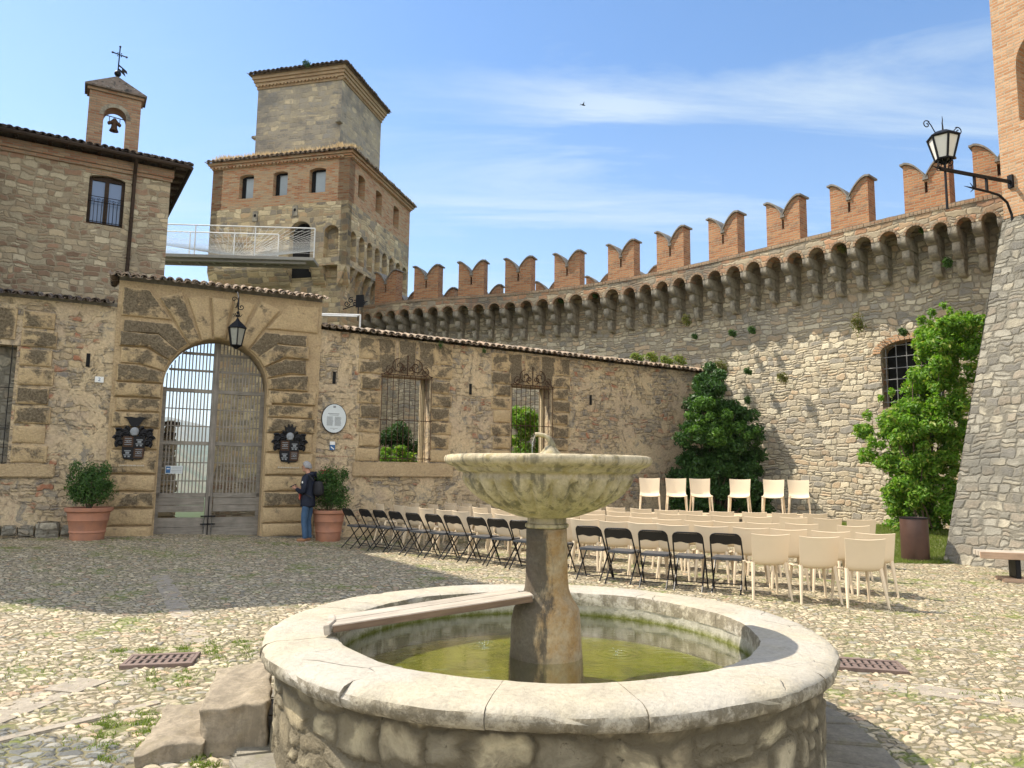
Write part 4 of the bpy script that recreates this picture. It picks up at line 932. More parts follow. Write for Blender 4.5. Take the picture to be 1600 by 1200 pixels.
# top storey
m = MB(); m.box(-4.80, -1.02, 1.05, 4.80, 13.4, 17.0); m.build('top_storey', m_tower_up, tower)
z = cornice(-4.80, -1.02, 1.05, 4.80, 17.0, [(.04, .14), (.09, .12), (.14, .12), (.19, .16)], m_brick_c2, tower)
hip(-4.80, -1.02, 1.05, 4.80, z, 2.0, .75, tower, m_tile_d, .30)
m = MB()
for (x, y, z) in ((-1.05, 1.0, 15.2), (-4.9, 1.2, 15.0), (-4.9, 1.2, 14.0), (-2.9, 1.0, 14.2), (-1.0, 3.9, 14.6)): m.box(x-.12, x+.12, y-.14, y+.1, z-.05, z+.06)
m.build('projecting_stones', m_corbel, tower, bevel=.02)
for x, z in ((-3.9, 11.2), (-2.2, 11.3)):
    m = MB(); m.box(x-.12, x+.12, -.03, .0, z-.22, z+.2); m.build('loophole_block', m_corbel, tower, bevel=.02); m = MB(); m.lathe([(.05, 0), (.05, .02)], 14); m.v = [(x+v[0], -.035-v[2]*.1, z+.02+v[1]*1.3) for v in m.v]; m.build('loophole', m_hole, tower)
# footbridge from the house to the tower
FB = empty('footbridge', (-7.2, 25.74, 0), .051, 'narrow footbridge with white mesh railings between the stone house and the tower', 'footbridge')
x0_, x1_ = -6.3, .02; y0_, y1_ = -.04, .86
MB().box(x0_, x1_, y0_, y1_, 8.98, 9.10).build('deck', m_concr, FB, bevel=.01)
m = MB(); m.box(x0_+.1, x1_-.3, y0_+.12, y0_+.22, 8.88, 8.978); m.box(x0_+.1, x1_-.3, y1_-.22, y1_-.12, 8.88, 8.978)
for k in range(9): m.box(x0_+.2+k*.6, x0_+.28+k*.6, y0_+.22, y1_-.22, 8.92, 8.976)
m.build('beams', m_concr, FB)
def rail(y, xa, xb, name):
    m = MB(); m.tube([(xa, y, 10.18), (xb, y, 10.18)], .024, 6)
    n = 3 if xb-xa > 4.5 else 2
    for k in range(n+1): x = xa+(xb-xa)*k/n; m.tube([(x, y, 9.10), (x, y, 10.18)], .022, 6)
    r_ = m.build(name, m_white, FB); m = MB()
    xc = xa+(xb-xa)*.62; n = 64
    for k in range(n+1):
        d = (k-n/2); p = (xc+d*.026, 9.12); q = (xc+d*.26, 10.17)
        for off in (0, 1.1):
            def at(x): return p[1]+(q[1]-p[1])*(x-p[0])/(q[0]-p[0]+1e-6)
            xl, xr = sorted((p[0], q[0])); xl, xr = max(xl, xa), min(xr, xb)
            if xr-xl > .03 and off == 0: m.tube([(xl, y, at(xl)), (xr, y, at(xr))], .0045, 4, False)
            elif off == 0 and abs(d) < 1: m.tube([(p[0], y, 9.12), (q[0], y, 10.17)], .0045, 4, False)
    for k in range(5): m.tube([(xa, y, 9.25+k*.2), (xb, y, 9.25+k*.2)], .003, 4, False)
    m.build('mesh', m_wire, r_)
rail(y0_+.04, x0_, x1_, 'railing'); rail(y1_-.04, x0_, x1_-1.5, 'railing')
r = empty('white_handrail', tuple(ypt(530, 491, 20.5)), 0, 'short white metal handrail rising behind the courtyard wall below the tower', 'handrail')
m = MB(); m.tube([(-.7, 0, 0), (.6, 0, -.02)], .03, 8); m.tube([(-.7, -.4, -.12), (.6, -.4, -.14)], .02, 8)
for x in (-.7, .6): m.tube([(x, 0, 0), (x, 0, -5.4)], .025, 8)
m.build('rails', m_white, r)
p = ypt(556, 476, 25.9); r = empty('iron_sign_bracket', tuple(p), TA, 'black wrought iron scroll bracket beside the tower corner', 'bracket')
m = MB()
for k in range(5): m.tube(scroll(-.35+k*.16, .05+.12*(k % 2), .12, 1.3, k, 1 if k % 2 else -1, 0, 16), .018, 6)
m.tube([(-.5, 0, -.15), (.45, 0, .1)], .02, 6); m.tube([(.1, 0, -.6), (.1, 0, .3)], .02, 6); m.box(.0, .3, -.02, .02, -.1, .35); m.build('scrollwork', m_iron, r)
# ================================================================== CURTAIN WALL
cwl = empty('curtain_wall', (0, 0, 0), 0, 'long curved castle curtain wall of rubble stone with corbelled battlements and brick swallowtail merlons', 'castle wall')
ZP = 8.0
# find the arc positions of things seen in the photograph
def s_at_px(px):  # arc position whose bearing matches
    k = ray(px, 400); ratio = k[0]/k[1]; ss = np.linspace(0, SL, 4000); x, y, _ = cw(ss); return float(ss[np.argmin(np.abs(x/y-ratio))])
# window opening
sw = s_at_px(1396); ww, wz0, wz1 = 1.5, ypt(1396, 637, 18.6).z, ypt(1396, 551, 18.6).z
step = .045
ss = np.arange(0, SL, step); zz = np.arange(-.4, 7.74, step)
X, Y, _ = cw(ss, .80); G = np.zeros((len(zz), len(ss), 3)); G[:, :, 0] = X[None, :]; G[:, :, 1] = Y[None, :]; G[:, :, 2] = zz[:, None]
# slight batter and unevenness
_, _, an = cw(ss); bx, by = -np.sin(an), np.cos(an)
G[:, :, 0] -= bx[None, :]*(.10*np.clip(2-zz, 0, 3))[:, None]*.6; G[:, :, 1] -= by[None, :]*(.10*np.clip(2-zz, 0, 3))[:, None]*.6
UVc = np.stack(np.meshgrid(ss, zz), -1).reshape(-1, 2)
a = (np.arange(len(zz)-1)[:, None]*len(ss)+np.arange(len(ss)-1)[None, :])
cs_, cz_ = (ss[:-1]+step/2)[None, :], (zz[:-1]+step/2)[:, None]
ins = (np.abs(cs_-sw) < ww/2) & (cz_ > wz0) & (cz_ < wz1+.32*np.sqrt(np.clip(1-((cs_-sw)/(ww/2))**2, 0, 1)))
a = a[~ins]; npmesh('masonry', G.reshape(-1, 3), np.stack([a, a+1, a+len(ss)+1, a+len(ss)], 1), m_curtain, cwl, uv=UVc, smooth=True)
wx, wy, wa = cw(sw, .80); w = empty('window', (float(wx), float(wy), 0), float(wa)); w.parent = cwl
m = wall_mesh(-ww/2-.06, ww/2+.06, wz0-.05, wz1+.5, .35, [(-ww/2+.04, ww/2-.04, wz0+.03, wz1, .30)], y0=.03); m.build('reveal', m_curtain_flat, w)
MB().box(-ww/2-.1, ww/2+.1, .38, .42, wz0-.1, wz1+.6).build('opening', m_hole, w)
m = MB()
for k in range(6): x = -ww/2+.12+k*(ww-.24)/5; m.tube([(x, .08, wz0), (x, .08, wz1+.3*math.sqrt(max(0, 1-(x/(ww/2))**2)))], .011, 6)
for k in range(6): z = wz0+.15+k*.29; d = ww/2 if z < wz1 else ww/2*.75; m.tube([(-d, .08, z), (d, .08, z)], .011, 6)
m.build('window_grille', simple('galvanised_bars', (.22, .22, .22), .6), w)
m = MB()
for k in range(20):
    a0, a1 = PI*k/20, PI*(k+1)/20; e = .015
    m.xz([((ww/2+.17)*math.cos(a0+e), wz1+.47*math.sin(a0+e)), ((ww/2+.17)*math.cos(a1-e), wz1+.47*math.sin(a1-e)), ((ww/2-.02)*math.cos(a1-e), wz1+.30*math.sin(a1-e)), ((ww/2-.02)*math.cos(a0+e), wz1+.30*math.sin(a0+e))], -.035, .05)
m.build('brick_arch', m_brick_r, w)
# parapet with a row of little arches
mer_px = [604, 667, 737, 810, 886, 970, 1047, 1130, 1225, 1330, 1453, 1570]
mer_s = [s_at_px(p) for p in mer_px]
# corbels three to a merlon pitch
cor = []
ext = [mer_s[0]-(mer_s[1]-mer_s[0])]+mer_s+[mer_s[-1]+1.8]
for i in range(len(ext)-1):
    for k in range(3): cor.append(ext[i]+(ext[i+1]-ext[i])*k/3)
cor = [c for c in cor if .15 < c < SL-.1]
par = MB(); ring_m = MB(); uvs = []
def P3(s, off, z): x, y, _ = cw(s, off); return (float(x), float(y), z)
ZI = 7.44
for i in range(len(cor)-1):
    a, b = cor[i]+.095, cor[i+1]-.095; c = (a+b)/2; h = (b-a)/2; N = 8
    bs = [cor[i]]+[c-h*math.cos(PI*k/N) for k in range(N+1)]+[cor[i+1]]
    zb = [ZI]+[ZI+h*1.02*math.sin(PI*k/N) for k in range(N+1)]+[ZI]
    for k in range(len(bs)-1):
        p, q = bs[k], bs[k+1]
        vs = [P3(p, 0, zb[k]), P3(q, 0, zb[k+1]), P3(q, 0, ZP-.1), P3(p, 0, ZP-.1), P3(p, .3, zb[k]), P3(q, .3, zb[k+1]), P3(q, .3, ZP-.1), P3(p, .3, ZP-.1)]
        par.add(vs, [(0, 1, 2, 3), (5, 4, 7, 6), (1, 0, 4, 5)]); uvs += [(p, zb[k]), (q, zb[k+1]), (q, ZP-.1), (p, ZP-.1)]*2
    for k in range(9):
        a0, a1 = PI*k/9+.03, PI*(k+1)/9-.03
        pts = [(c+(h+.055)*math.cos(a0), ZI+(h+.055)*math.sin(a0)), (c+(h+.055)*math.cos(a1), ZI+(h+.055)*math.sin(a1)), (c+(h-.004)*math.cos(a1), ZI+(h-.004)*math.sin(a1)), (c+(h-.004)*math.cos(a0), ZI+(h-.004)*math.sin(a0))]
        vs = [P3(s_, -.015, z_) for s_, z_ in pts]+[P3(s_, .1, z_) for s_, z_ in pts]
        ring_m.add(vs, [(0, 1, 2, 3), (0, 4, 5, 1), (1, 5, 6, 2), (2, 6, 7, 3), (3, 7, 4, 0)])
me_o = par.build('parapet', m_curtain_flat, cwl, uvf=None)
uvd = me_o.data.uv_layers[0].data; li = [l.vertex_index for l in me_o.data.loops]
for k, v in enumerate(li): uvd[k].uv = uvs[v]
ring_m.build('arch_bricks', m_brick_c, cwl)
cap = MB(); s_ = cor[0]; random.seed(2)
while s_ < cor[-1]:
    e = s_+.085; j = random.uniform(-.006, .006); vs = [P3(s_, -.02+j, ZP-.1), P3(e, -.02+j, ZP-.1), P3(e, -.02+j, ZP+j), P3(s_, -.02+j, ZP+j), P3(s_, .32, ZP-.1), P3(e, .32, ZP-.1), P3(e, .32, ZP+j), P3(s_, .32, ZP+j)]
    cap.add(vs, [(0, 1, 2, 3), (3, 2, 6, 7), (5, 4, 7, 6), (0, 3, 7, 4), (1, 5, 6, 2), (0, 4, 5, 1)]); s_ += .092
cap.build('parapet_cap', m_brick_c, cwl)
# wall walk and rear side
wk = MB(); N = 60
for i in range(N):
    a, b = SL*i/N, SL*(i+1)/N
    wk.add([P3(a, .29, 7.70), P3(b, .29, 7.70), P3(b, 2.6, 7.70), P3(a, 2.6, 7.70), P3(a, .29, 7.76), P3(b, .29, 7.76), P3(b, 2.6, 7.76), P3(a, 2.6, 7.76)], [(0, 3, 2, 1), (4, 5, 6, 7), (0, 1, 5, 4)])
    wk.add([P3(a, 2.3, 7.3), P3(b, 2.3, 7.3), P3(b, 2.3, 8.15), P3(a, 2.3, 8.15), P3(a, 2.6, -1), P3(b, 2.6, -1), P3(b, 2.6, 8.15), P3(a, 2.6, 8.15)], [(0, 1, 2, 3), (5, 4, 7, 6), (3, 2, 6, 7)])
wk.build('wall_walk', m_curtain_flat, cwl)
# corbels
cb = MB()
for (z0, z1, pr, w_) in ((-.30, 0, .80, .10), (-.64, -.305, .58, .092), (-1.02, -.645, .34, .082)):
    pf = [(.86, z1), (.80-pr, z1), (.80-pr, z1-.12)]+[(.80-pr+pr*.45*(1-math.cos(t)), z1-.12-(z1-z0-.12)*math.sin(t)) for t in np.linspace(.25, PI/2, 5)]+[(.86, z0)]
    cb.yz(pf, -w_, w_)
c0 = cb.build('corbel', m_corbel, cwl, bevel=.012); first = True
for s_ in cor:
    x, y, an_ = cw(s_)
    o = c0 if first else c0.copy()
    if not first: S.collection.objects.link(o)
    first = False; o.location = (float(x), float(y), ZI); o.rotation_euler = (random.uniform(-.02, .02), 0, float(an_)+random.uniform(-.05, .05)); o.scale = (random.uniform(.9, 1.1), 1, random.uniform(.92, 1.1)); o.parent = cwl
# merlons
def merlon_mesh(slit=True):
    hw = .50; m = MB(); d0, d1 = -.005, .40
    def top(x):
        u = abs(x)/hw; return 1.25-.47*(1-u)**2.0 if u < 1 else 1.23
    def poly(xa, xb, zb_):
        xs = np.linspace(xa, xb, 9); return [(xa, zb_), (xb, zb_)]+[(float(x), top(x)) for x in xs[::-1]]
    sl = .033
    m.xz(poly(-hw, -sl, -.02), d0, d1); m.xz(poly(sl, hw, -.02), d0, d1)
    m.box(-sl, sl, d0, d1, -.02, .40); m.xz([(-sl, .68), (sl, .68), (sl, top(sl)), (0, top(0)), (-sl, top(-sl))], d0, d1)
    c = MB()
    for sg in (-1, 1):
        xs = np.linspace(.0, hw+.06, 12); 
        lo = [(sg*float(x), top(min(x, hw))+.002) for x in xs]; hi = [(p[0], p[1]+.05) for p in lo]
        c.xz(lo+hi[::-1], d0-.05, d1+.05)
    c.xz([(-.07, top(0)-.05), (.07, top(0)-.05), (.05, top(0)+.05), (-.05, top(0)+.05)], d0-.04, d1+.04)
    return m, c
mm, cc = merlon_mesh(); M0 = mm.build('merlon', m_brick_m, cwl); K0 = cc.build('coping', m_copstone, M0)
for i, s_ in enumerate(mer_s):
    x, y, an_ = cw(s_)
    if i == 0: o = M0
    else:
        o = M0.copy(); S.collection.objects.link(o); k = K0.copy(); S.collection.objects.link(k); k.parent = o
    o.location = (float(x), float(y), ZP+.004); o.rotation_euler = (0, 0, float(an_)); o.parent = cwl; o.scale = (random.uniform(.97, 1.04), 1, random.uniform(.97, 1.03))
# the far row of merlons behind the wall walk
for px in (640, 695, 765, 858, 937, 1010):
    k_ = ray(px, 400); ratio = k_[0]/k_[1]; sv = np.linspace(0, SL, 4000); x, y, _ = cw(sv, 2.4); s_ = float(sv[np.argmin(np.abs(x/y-ratio))]); x, y, an_ = cw(s_, 2.3)
    o = M0.copy(); S.collection.objects.link(o); k = K0.copy(); S.collection.objects.link(k); k.parent = o
    o.location = (float(x), float(y), 7.72); o.rotation_euler = (0, 0, float(an_)); o.parent = cwl
# ================================================================== RIGHT TOWER (battered base, orange brick above)
wv_ = np.array([.5, -.866]); nin = np.array([.866, .5]); TR0 = np.array([7.96, 13.88]); TRT = ypt(1568, 345, 14.2); ZT = TRT.z
rt = empty('brick_tower', (0, 0, 0), 0, 'orange brick tower on a sloping grey rubble base at the right edge', 'tower')
N1, N2 = 150, 190; a_ = np.linspace(0, 1, N1); b_ = np.linspace(0, 1, N2); base0 = TR0; base1 = TR0+wv_*8; top0 = np.array([TRT.x, TRT.y]); top1 = top0+wv_*7.4
hz = -.3+(ZT+.3)*b_
pb = base0[None, :]+(base1-base0)[None, :]*a_[:, None]**1.6; pt = top0[None, :]+(top1-top0)[None, :]*a_[:, None]**1.6
tt = b_**1.0
XY = pb[None, :, :]*(1-tt)[:, None, None]+pt[None, :, :]*tt[:, None, None]
V = np.concatenate([XY, np.repeat(hz[:, None, None], N1, 1)], 2).reshape(-1, 3)
uvb = np.stack(np.meshgrid(a_**1.6*8, hz), -1).reshape(-1, 2); a = (np.arange(N2-1)[:, None]*N1+np.arange(N1-1)[None, :]).ravel()
npmesh('battered_base', V, np.stack([a, a+1, a+N1+1, a+N1], 1), m_butt, rt, uv=uvb, smooth=True)
m = MB(); q0 = base0+nin*6-wv_*.0; q1 = top0+nin*3
m.add([(base0[0], base0[1], -.3), (q0[0]+.5, q0[1]+1.5, -.3), (q1[0]+.2, q1[1], ZT), (top0[0], top0[1], ZT), (top1[0], top1[1], ZT), (top1[0]+4, top1[1], ZT)], [(0, 1, 2, 3), (3, 2, 5, 4)])
m.build('base_side', m_butt, rt)
RTA = math.atan2(wv_[1], wv_[0]); bt = empty('upper_storeys', (top0[0]+nin[0]*.02, top0[1]+nin[1]*.02, 0), RTA); bt.parent = rt
# local +y of bt points to nin? rotate(wv,90deg) = (.866,.5) = nin: yes
m = wall_mesh(0, 7, ZT-.02, 16, .6, [(.40, 1.9, 8.6, 9.75, .75)]); m.add([(0, 0, ZT), (0, 5, ZT), (0, 5, 16), (0, 0, 16)], [(0, 1, 2, 3)]); m.build('brickwork', m_brick_r, bt)
MB().box(.3, 2.0, .6, .7, 8.4, 10.8).build('blind_arch', m_brick_m, bt)
# lamp on its bracket
LB = np.array([top0[0], top0[1]])+wv_*.18
ld = np.array([-.947, -.32]); LZ = 7.42
lr = empty('bracket_lamp', (LB[0], LB[1], 0), math.atan2(ld[1], ld[0]), 'black iron lamp with white glass on a long bracket fixed to the brick tower', 'wall lamp')
# bracket geometry in the plane: local x outwards
P1 = ypt(1480, 268, 13.6)
Lx = 1.72
m = MB(); zt_ = LZ
m.box(0, Lx+.12, -.022, .022, zt_-.03, zt_+.03); m.tube([(Lx+.12, 0, zt_), (Lx+.34, 0, zt_+.03)], [.018, .004], 6)
m.tube([(.02, 0, 6.55), (.04, 0, 6.75), (.14, 0, 6.98), (.34, 0, 7.10), (.6, 0, 7.13), (1.02, 0, 7.15)], .024, 8); m.tube([(1.02, 0, 7.15), (1.26, 0, 7.16)], [.02, .003], 6)
m.tube([(1.0, 0, 7.15), (1.1, 0, 7.25)], [.015, .004], 6); m.tube([(1.0, 0, 7.15), (1.1, 0, 7.06)], [.015, .004], 6)
for x in (.66, .98): m.box(x-.02, x+.02, -.02, .02, 7.13, zt_-.03)
m.box(-.02, .03, -.05, .05, zt_-.12, zt_+.14); m.tube([(Lx, 0, zt_-.78), (Lx, 0, zt_+.30)], .022, 8)
m.build('bracket', m_iron, lr)
lh = empty('lamp_head', (Lx, 0, zt_+.64)); lh.parent = lr
n6 = 6
f = MB(); ra = [(.27*math.cos(PI/3*k), .27*math.sin(PI/3*k), .0) for k in range(6)]; rb = [(.155*math.cos(PI/3*k), .155*math.sin(PI/3*k), -.44) for k in range(6)]; rc = [(.02*math.cos(PI/3*k), .02*math.sin(PI/3*k), -.53) for k in range(6)]
for k in range(6):
    f.tube([ra[k], rb[k]], .022, 6); f.tube([ra[k], ra[(k+1) % 6]], .024, 6); f.tube([rb[k], rb[(k+1) % 6]], .02, 6); f.tube([rb[k], rc[k]], .012, 6)
    f.tube([(.19*math.cos(PI/3*k), .19*math.sin(PI/3*k), .07), (.06*math.cos(PI/3*k), .06*math.sin(PI/3*k), .13)], .012, 5)
for sg in (-1, 1):
    f.tube([(sg*.16, 0, .04), (sg*.22, 0, .10), (sg*.29, 0, .20), (sg*.36, 0, .26)]+[(sg*(.40-.0+.10*(1-i/16*.8)*math.cos(PI*.75-i*.45)), 0, .20+.085*(1-i/16*.8)*math.sin(PI*.75-i*.45)) for i in range(17)], .010, 6)
    f.tube([(p[0]*1, 0, p[2]) for p in scroll(sg*.12, -.56, .07, 1.3, PI/2, -sg, 0, 14)], .009, 5); f.tube([(0, p[0], p[2]) for p in scroll(sg*.12, -.56, .07, 1.3, PI/2, -sg, 0, 14)], .009, 5)
f.tube([(0, 0, .12), (0, 0, .24), (.006, 0, .3), (-.006, 0, .36), (0, 0, .44)], [.02, .014, .012, .01, .003], 6)
f.build('frame', m_iron, lh); g = MB(); rs_ = [(p[0]*.96, p[1]*.96, p[2]-.01) for p in ra]+[(p[0]*.96, p[1]*.96, p[2]) for p in rb]; g.add(rs_, [(k, (k+1) % 6, (k+1) % 6+6, k+6) for k in range(6)]); g.build('glass', simple('white_lamp_glass', (.74, .72, .66), .3, var=.03), lh)
h = MB(); h.add([(p[0]*1.1, p[1]*1.1, .01) for p in ra]+[(p[0]*.6, p[1]*.6, .10) for p in ra]+[(p[0]*.12, p[1]*.12, .15) for p in ra], [(5, 4, 3, 2, 1, 0)]+[(i*6+k, i*6+(k+1) % 6, (i+1)*6+(k+1) % 6, (i+1)*6+k) for i in range(2) for k in range(6)]+[(12, 13, 14, 15, 16, 17)]); h.build('hood', m_iron, lh)
# ================================================================== KEEP outside the frame on the left (it throws the big shadow)
m = MB(); kp = [(-11.65, 14.35), (-16.2, 20.9), (-22, 19.5), (-21.1, 15.2), (-15.85, 12.35)]
m.xy(kp, -1, 16); m.build('castle_keep', m_left); tag(bpy.data.objects['castle_keep'], 'tall stone keep beyond the left wall, standing outside the picture', 'keep')
# ================================================================== things beyond the gate
r = empty('ruined_pier', tuple(on_wall(-3.1, 4.0, 0)), AG, 'ruined masonry pier with pale stripes seen through the left leaf of the gate', 'ruined wall')
m = MB(); random.seed(9); lv = 18
for k in range(lv):
    z0, z1 = k*.155, (k+1)*.155-.01; xr = .36-.010*k+random.uniform(-.03, .03); xl = -.36+.017*k+random.uniform(-.03, .03); m.box(xl, xr, -.25, .3, z0, z1)
m.build('masonry', m_tower_low, r, bevel=.02)
m = MB(); m.box(-.7, .28, -.4, -.3, 2.62, 2.74); m.box(-.7, .2, -.4, -.3, 2.38, 2.46); m.build('beam', m_wood_dk, r)
r = empty('low_ruin', tuple(on_wall(-1.35, 5.6, 0)), AG, 'broken lower stone wall seen through the gate beside its middle post', 'ruined wall')
m = MB(); m.xz([(-.55, 0), (3.4, 0), (3.4, 2.4), (2.6, 2.2), (1.6, 1.6), (.7, 1.3), (.2, 1.25), (-.1, 1.7), (-.3, 1.75), (-.5, .9)], 0, .4); m.build('masonry', m_left, r, bevel=.03)
# ================================================================== FOUNTAIN
FC = (.231, 4.86); KB = 1.059
m_basin_side = rubble('basin_stone', [(.46, .40, .28), (.32, .285, .21), (.54, .47, .32), (.38, .32, .215)], (.17, .145, .10), (4.4, 6.0), mw=.26, disp=.036, stain=(.11, .095, .065), stain_amt=.9, dark=.85, seed=8, hf=.30, smear=(.45, .60, .75))
def rimmat():
    t = NT('rim_stone'); P = t.uv(kind='Object'); w = t.warp(P, 3, .08); fine = t.noise(w, 34, 8, .75); mid = t.noise(w, 4.5, 7, .7); big = t.noise(P, 1.3, 5, .6)
    c = t.mix(t.sm(mid, .35, .7), (.47, .42, .32), (.38, .34, .27)); c = t.mix(t.M('MULTIPLY', t.sm(big, .45, .62), .7), c, (.45, .42, .37)); c = t.mix(1, c, t.ramp(fine, [(.25, .72), (.55, 1.02), (.8, 1.2)]), 'MULTIPLY')
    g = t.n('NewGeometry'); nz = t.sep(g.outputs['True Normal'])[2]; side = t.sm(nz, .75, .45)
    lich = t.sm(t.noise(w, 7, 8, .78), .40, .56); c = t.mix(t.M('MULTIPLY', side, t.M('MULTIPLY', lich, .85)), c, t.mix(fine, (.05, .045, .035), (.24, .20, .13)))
    c = t.mix(t.M('MULTIPLY', t.sm(t.noise(w, 11, 8, .75), .58, .70), .65), c, (.17, .155, .125)); c = t.mix(t.M('MULTIPLY', t.sm(t.noise(w, 70, 6, .8), .60, .68), .5), c, (.15, .13, .10))
    vc = t.vor(w, 1.1, 'DISTANCE_TO_EDGE'); crk = t.M('MULTIPLY', t.M('SUBTRACT', 1, t.sm(vc, .0, .006)), t.sm(t.noise(P, 2.1, 3), .52, .6)); c = t.mix(t.M('MULTIPLY', crk, .5), c, (.22, .19, .15))
    return t.fin(c, .82, t.M('ADD', t.M('MULTIPLY', fine, .6), t.M('ADD', t.M('MULTIPLY', mid, 1.2), t.M('MULTIPLY', crk, -.8))), .016)
m_rim = rimmat()
def bowlmat(name, base, moss, dark, streak=.6):
    t = NT(name); P = t.uv(kind='Object'); w = t.warp(P, 5, .06); fine = t.noise(w, 40, 8, .75); mid = t.noise(w, 7, 7, .7)
    z = t.sep(P)[2]
    c = t.mix(t.sm(mid, .35, .68), base, [q*.72 for q in base]); c = t.mix(1, c, t.ramp(fine, [(.25, .68), (.55, 1.0), (.8, 1.22)]), 'MULTIPLY')
    st = t.noise(t.uv(sc=(9, 9, 1.1), kind='Object'), 1.6, 6, .7); c = t.mix(t.M('MULTIPLY', t.sm(st, .47, .62), streak), c, dark)
    c = t.mix(t.M('MULTIPLY', t.sm(t.noise(w, 9, 7, .75), .53, .64), .6), c, moss)
    return t.fin(c, .88, t.M('ADD', fine, t.M('MULTIPLY', mid, 1.3)), .009)
m_bowl = bowlmat('bowl_stone', (.56, .48, .33), (.36, .29, .13), (.13, .12, .085), .75)
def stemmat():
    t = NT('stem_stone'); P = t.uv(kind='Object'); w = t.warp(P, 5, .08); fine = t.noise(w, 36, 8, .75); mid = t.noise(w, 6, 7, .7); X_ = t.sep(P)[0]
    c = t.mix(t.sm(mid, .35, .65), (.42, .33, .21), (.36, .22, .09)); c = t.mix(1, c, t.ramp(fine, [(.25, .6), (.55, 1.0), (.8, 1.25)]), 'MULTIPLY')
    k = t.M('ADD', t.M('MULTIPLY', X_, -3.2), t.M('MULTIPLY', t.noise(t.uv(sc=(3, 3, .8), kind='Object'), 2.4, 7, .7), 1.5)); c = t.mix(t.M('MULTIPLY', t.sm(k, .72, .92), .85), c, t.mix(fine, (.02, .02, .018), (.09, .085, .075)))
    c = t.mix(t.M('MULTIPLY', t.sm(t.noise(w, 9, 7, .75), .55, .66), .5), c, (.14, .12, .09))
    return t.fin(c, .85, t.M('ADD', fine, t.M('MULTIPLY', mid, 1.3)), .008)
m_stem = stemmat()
ft = empty('stone_fountain', (FC[0], FC[1], 0), 0, 'old stone fountain with a fluted bowl on a pillar standing in a round basin', 'fountain')
# drum (dense grid displaced by the rubble)
N1, N2 = 1100, 64; th = np.linspace(0, 2*PI, N1+1); zz = np.linspace(-.05, .55, N2)
R0 = 1.615+.0*zz; V = np.stack([R0[:, None]*np.cos(th)[None, :], R0[:, None]*np.sin(th)[None, :], np.repeat(zz[:, None], N1+1, 1)], -1).reshape(-1, 3)
uvb = np.stack(np.meshgrid(th*1.535, zz), -1).reshape(-1, 2); a = (np.arange(N2-1)[:, None]*(N1+1)+np.arange(N1)[None, :]).ravel()
npmesh('basin_drum', V, np.stack([a, a+1, a+N1+2, a+N1+1], 1), m_basin_side, ft, uv=uvb, smooth=True)
def basin_in():
    t = NT('basin_inner'); P = t.uv(kind='Object'); z = t.sep(P)[2]; f = t.noise(P, 16, 7, .7)
    c = t.mix(t.sm(t.M('ADD', z, t.M('MULTIPLY', t.M('SUBTRACT', f, .5), .08)), .44, .50), (.13, .14, .02), (.36, .34, .28)); c = t.mix(1, c, t.ramp(f, [(.25, .6), (.7, 1.2)]), 'MULTIPLY'); return t.fin(c, .85, f, .02)
m = MB(); m.lathe([(1.305, .57), (1.297, .45), (1.292, .2), (1.27, .17), (.9, .16), (.3, .16), (.01, .16)], 96, close=False); m.build('basin_lining', basin_in(), ft, smooth=True)
def algae():
    t = NT('algae'); P = t.uv(kind='Object'); f = t.noise(P, 3, 8, .7, .6); g_ = t.noise(P, 30, 5); return t.fin(t.mix(1, t.mix(t.sm(f, .38, .7), (.60, .58, .07), (.27, .30, .035)), t.ramp(g_, [(.3, .75), (.7, 1.15)]), 'MULTIPLY'), .9)
MB().lathe([(1.285, .285), (.01, .285)], 64, close=False).build('basin_floor', algae(), ft)
# rim: slabs with joints and chipped edges
def rim_slab(a0, a1, idx):
    m = MB(); random.seed(40+idx); na = max(4, int((a1-a0)/.045)); prof_n = [(1.225, .528), (1.222, .60), (1.232, .622), (1.26, .63), (1.35, .632), (1.45, .631), (1.55, .628), (1.60, .618), (1.622, .60), (1.628, .575), (1.622, .545), (1.605, .528)]
    vs = []; np_ = len(prof_n)
    ph = random.uniform(0, 9)
    for i in range(na+1):
        a = a0+(a1-a0)*i/na
        n1 = .005*math.sin(a*17+ph)+.003*math.sin(a*61+ph*2)+random.uniform(-.003, .003)
        ch = max(0, math.sin(a*13+ph*3)*math.sin(a*29+ph)-.72)*.14
        for j, (r_, z_) in enumerate(prof_n):
            rr_ = r_*KB
            if j <= 2: rr_ += n1*.7
            if j >= 7: rr_ += n1-ch*(1 if j in (7, 8) else .5)
            if j in (7, 8): z_ -= ch*.4
            z_ += .003*math.sin(a*9+r_*30)+random.uniform(-.001, .001)
            vs.append((rr_*math.cos(a), rr_*math.sin(a), z_))
    fs = [(i*np_+j, (i+1)*np_+j, (i+1)*np_+(j+1) % np_, i*np_+(j+1) % np_) for i in range(na) for j in range(np_)]
    fs += [tuple(range(np_)), tuple(na*np_+j for j in range(np_-1, -1, -1))]
    return m.add(vs, fs)
m = MB(); cuts = [.35, .95, 1.55, 2.2, 2.85, 3.5, 4.1, 4.52, 4.92, 5.6, 2*PI+.35]
for i in range(len(cuts)-1): q = rim_slab(cuts[i]+.0009, cuts[i+1]-.0009, i); m.add(q.v, q.f)
m.build('basin_rim', m_rim, ft, smooth=True)
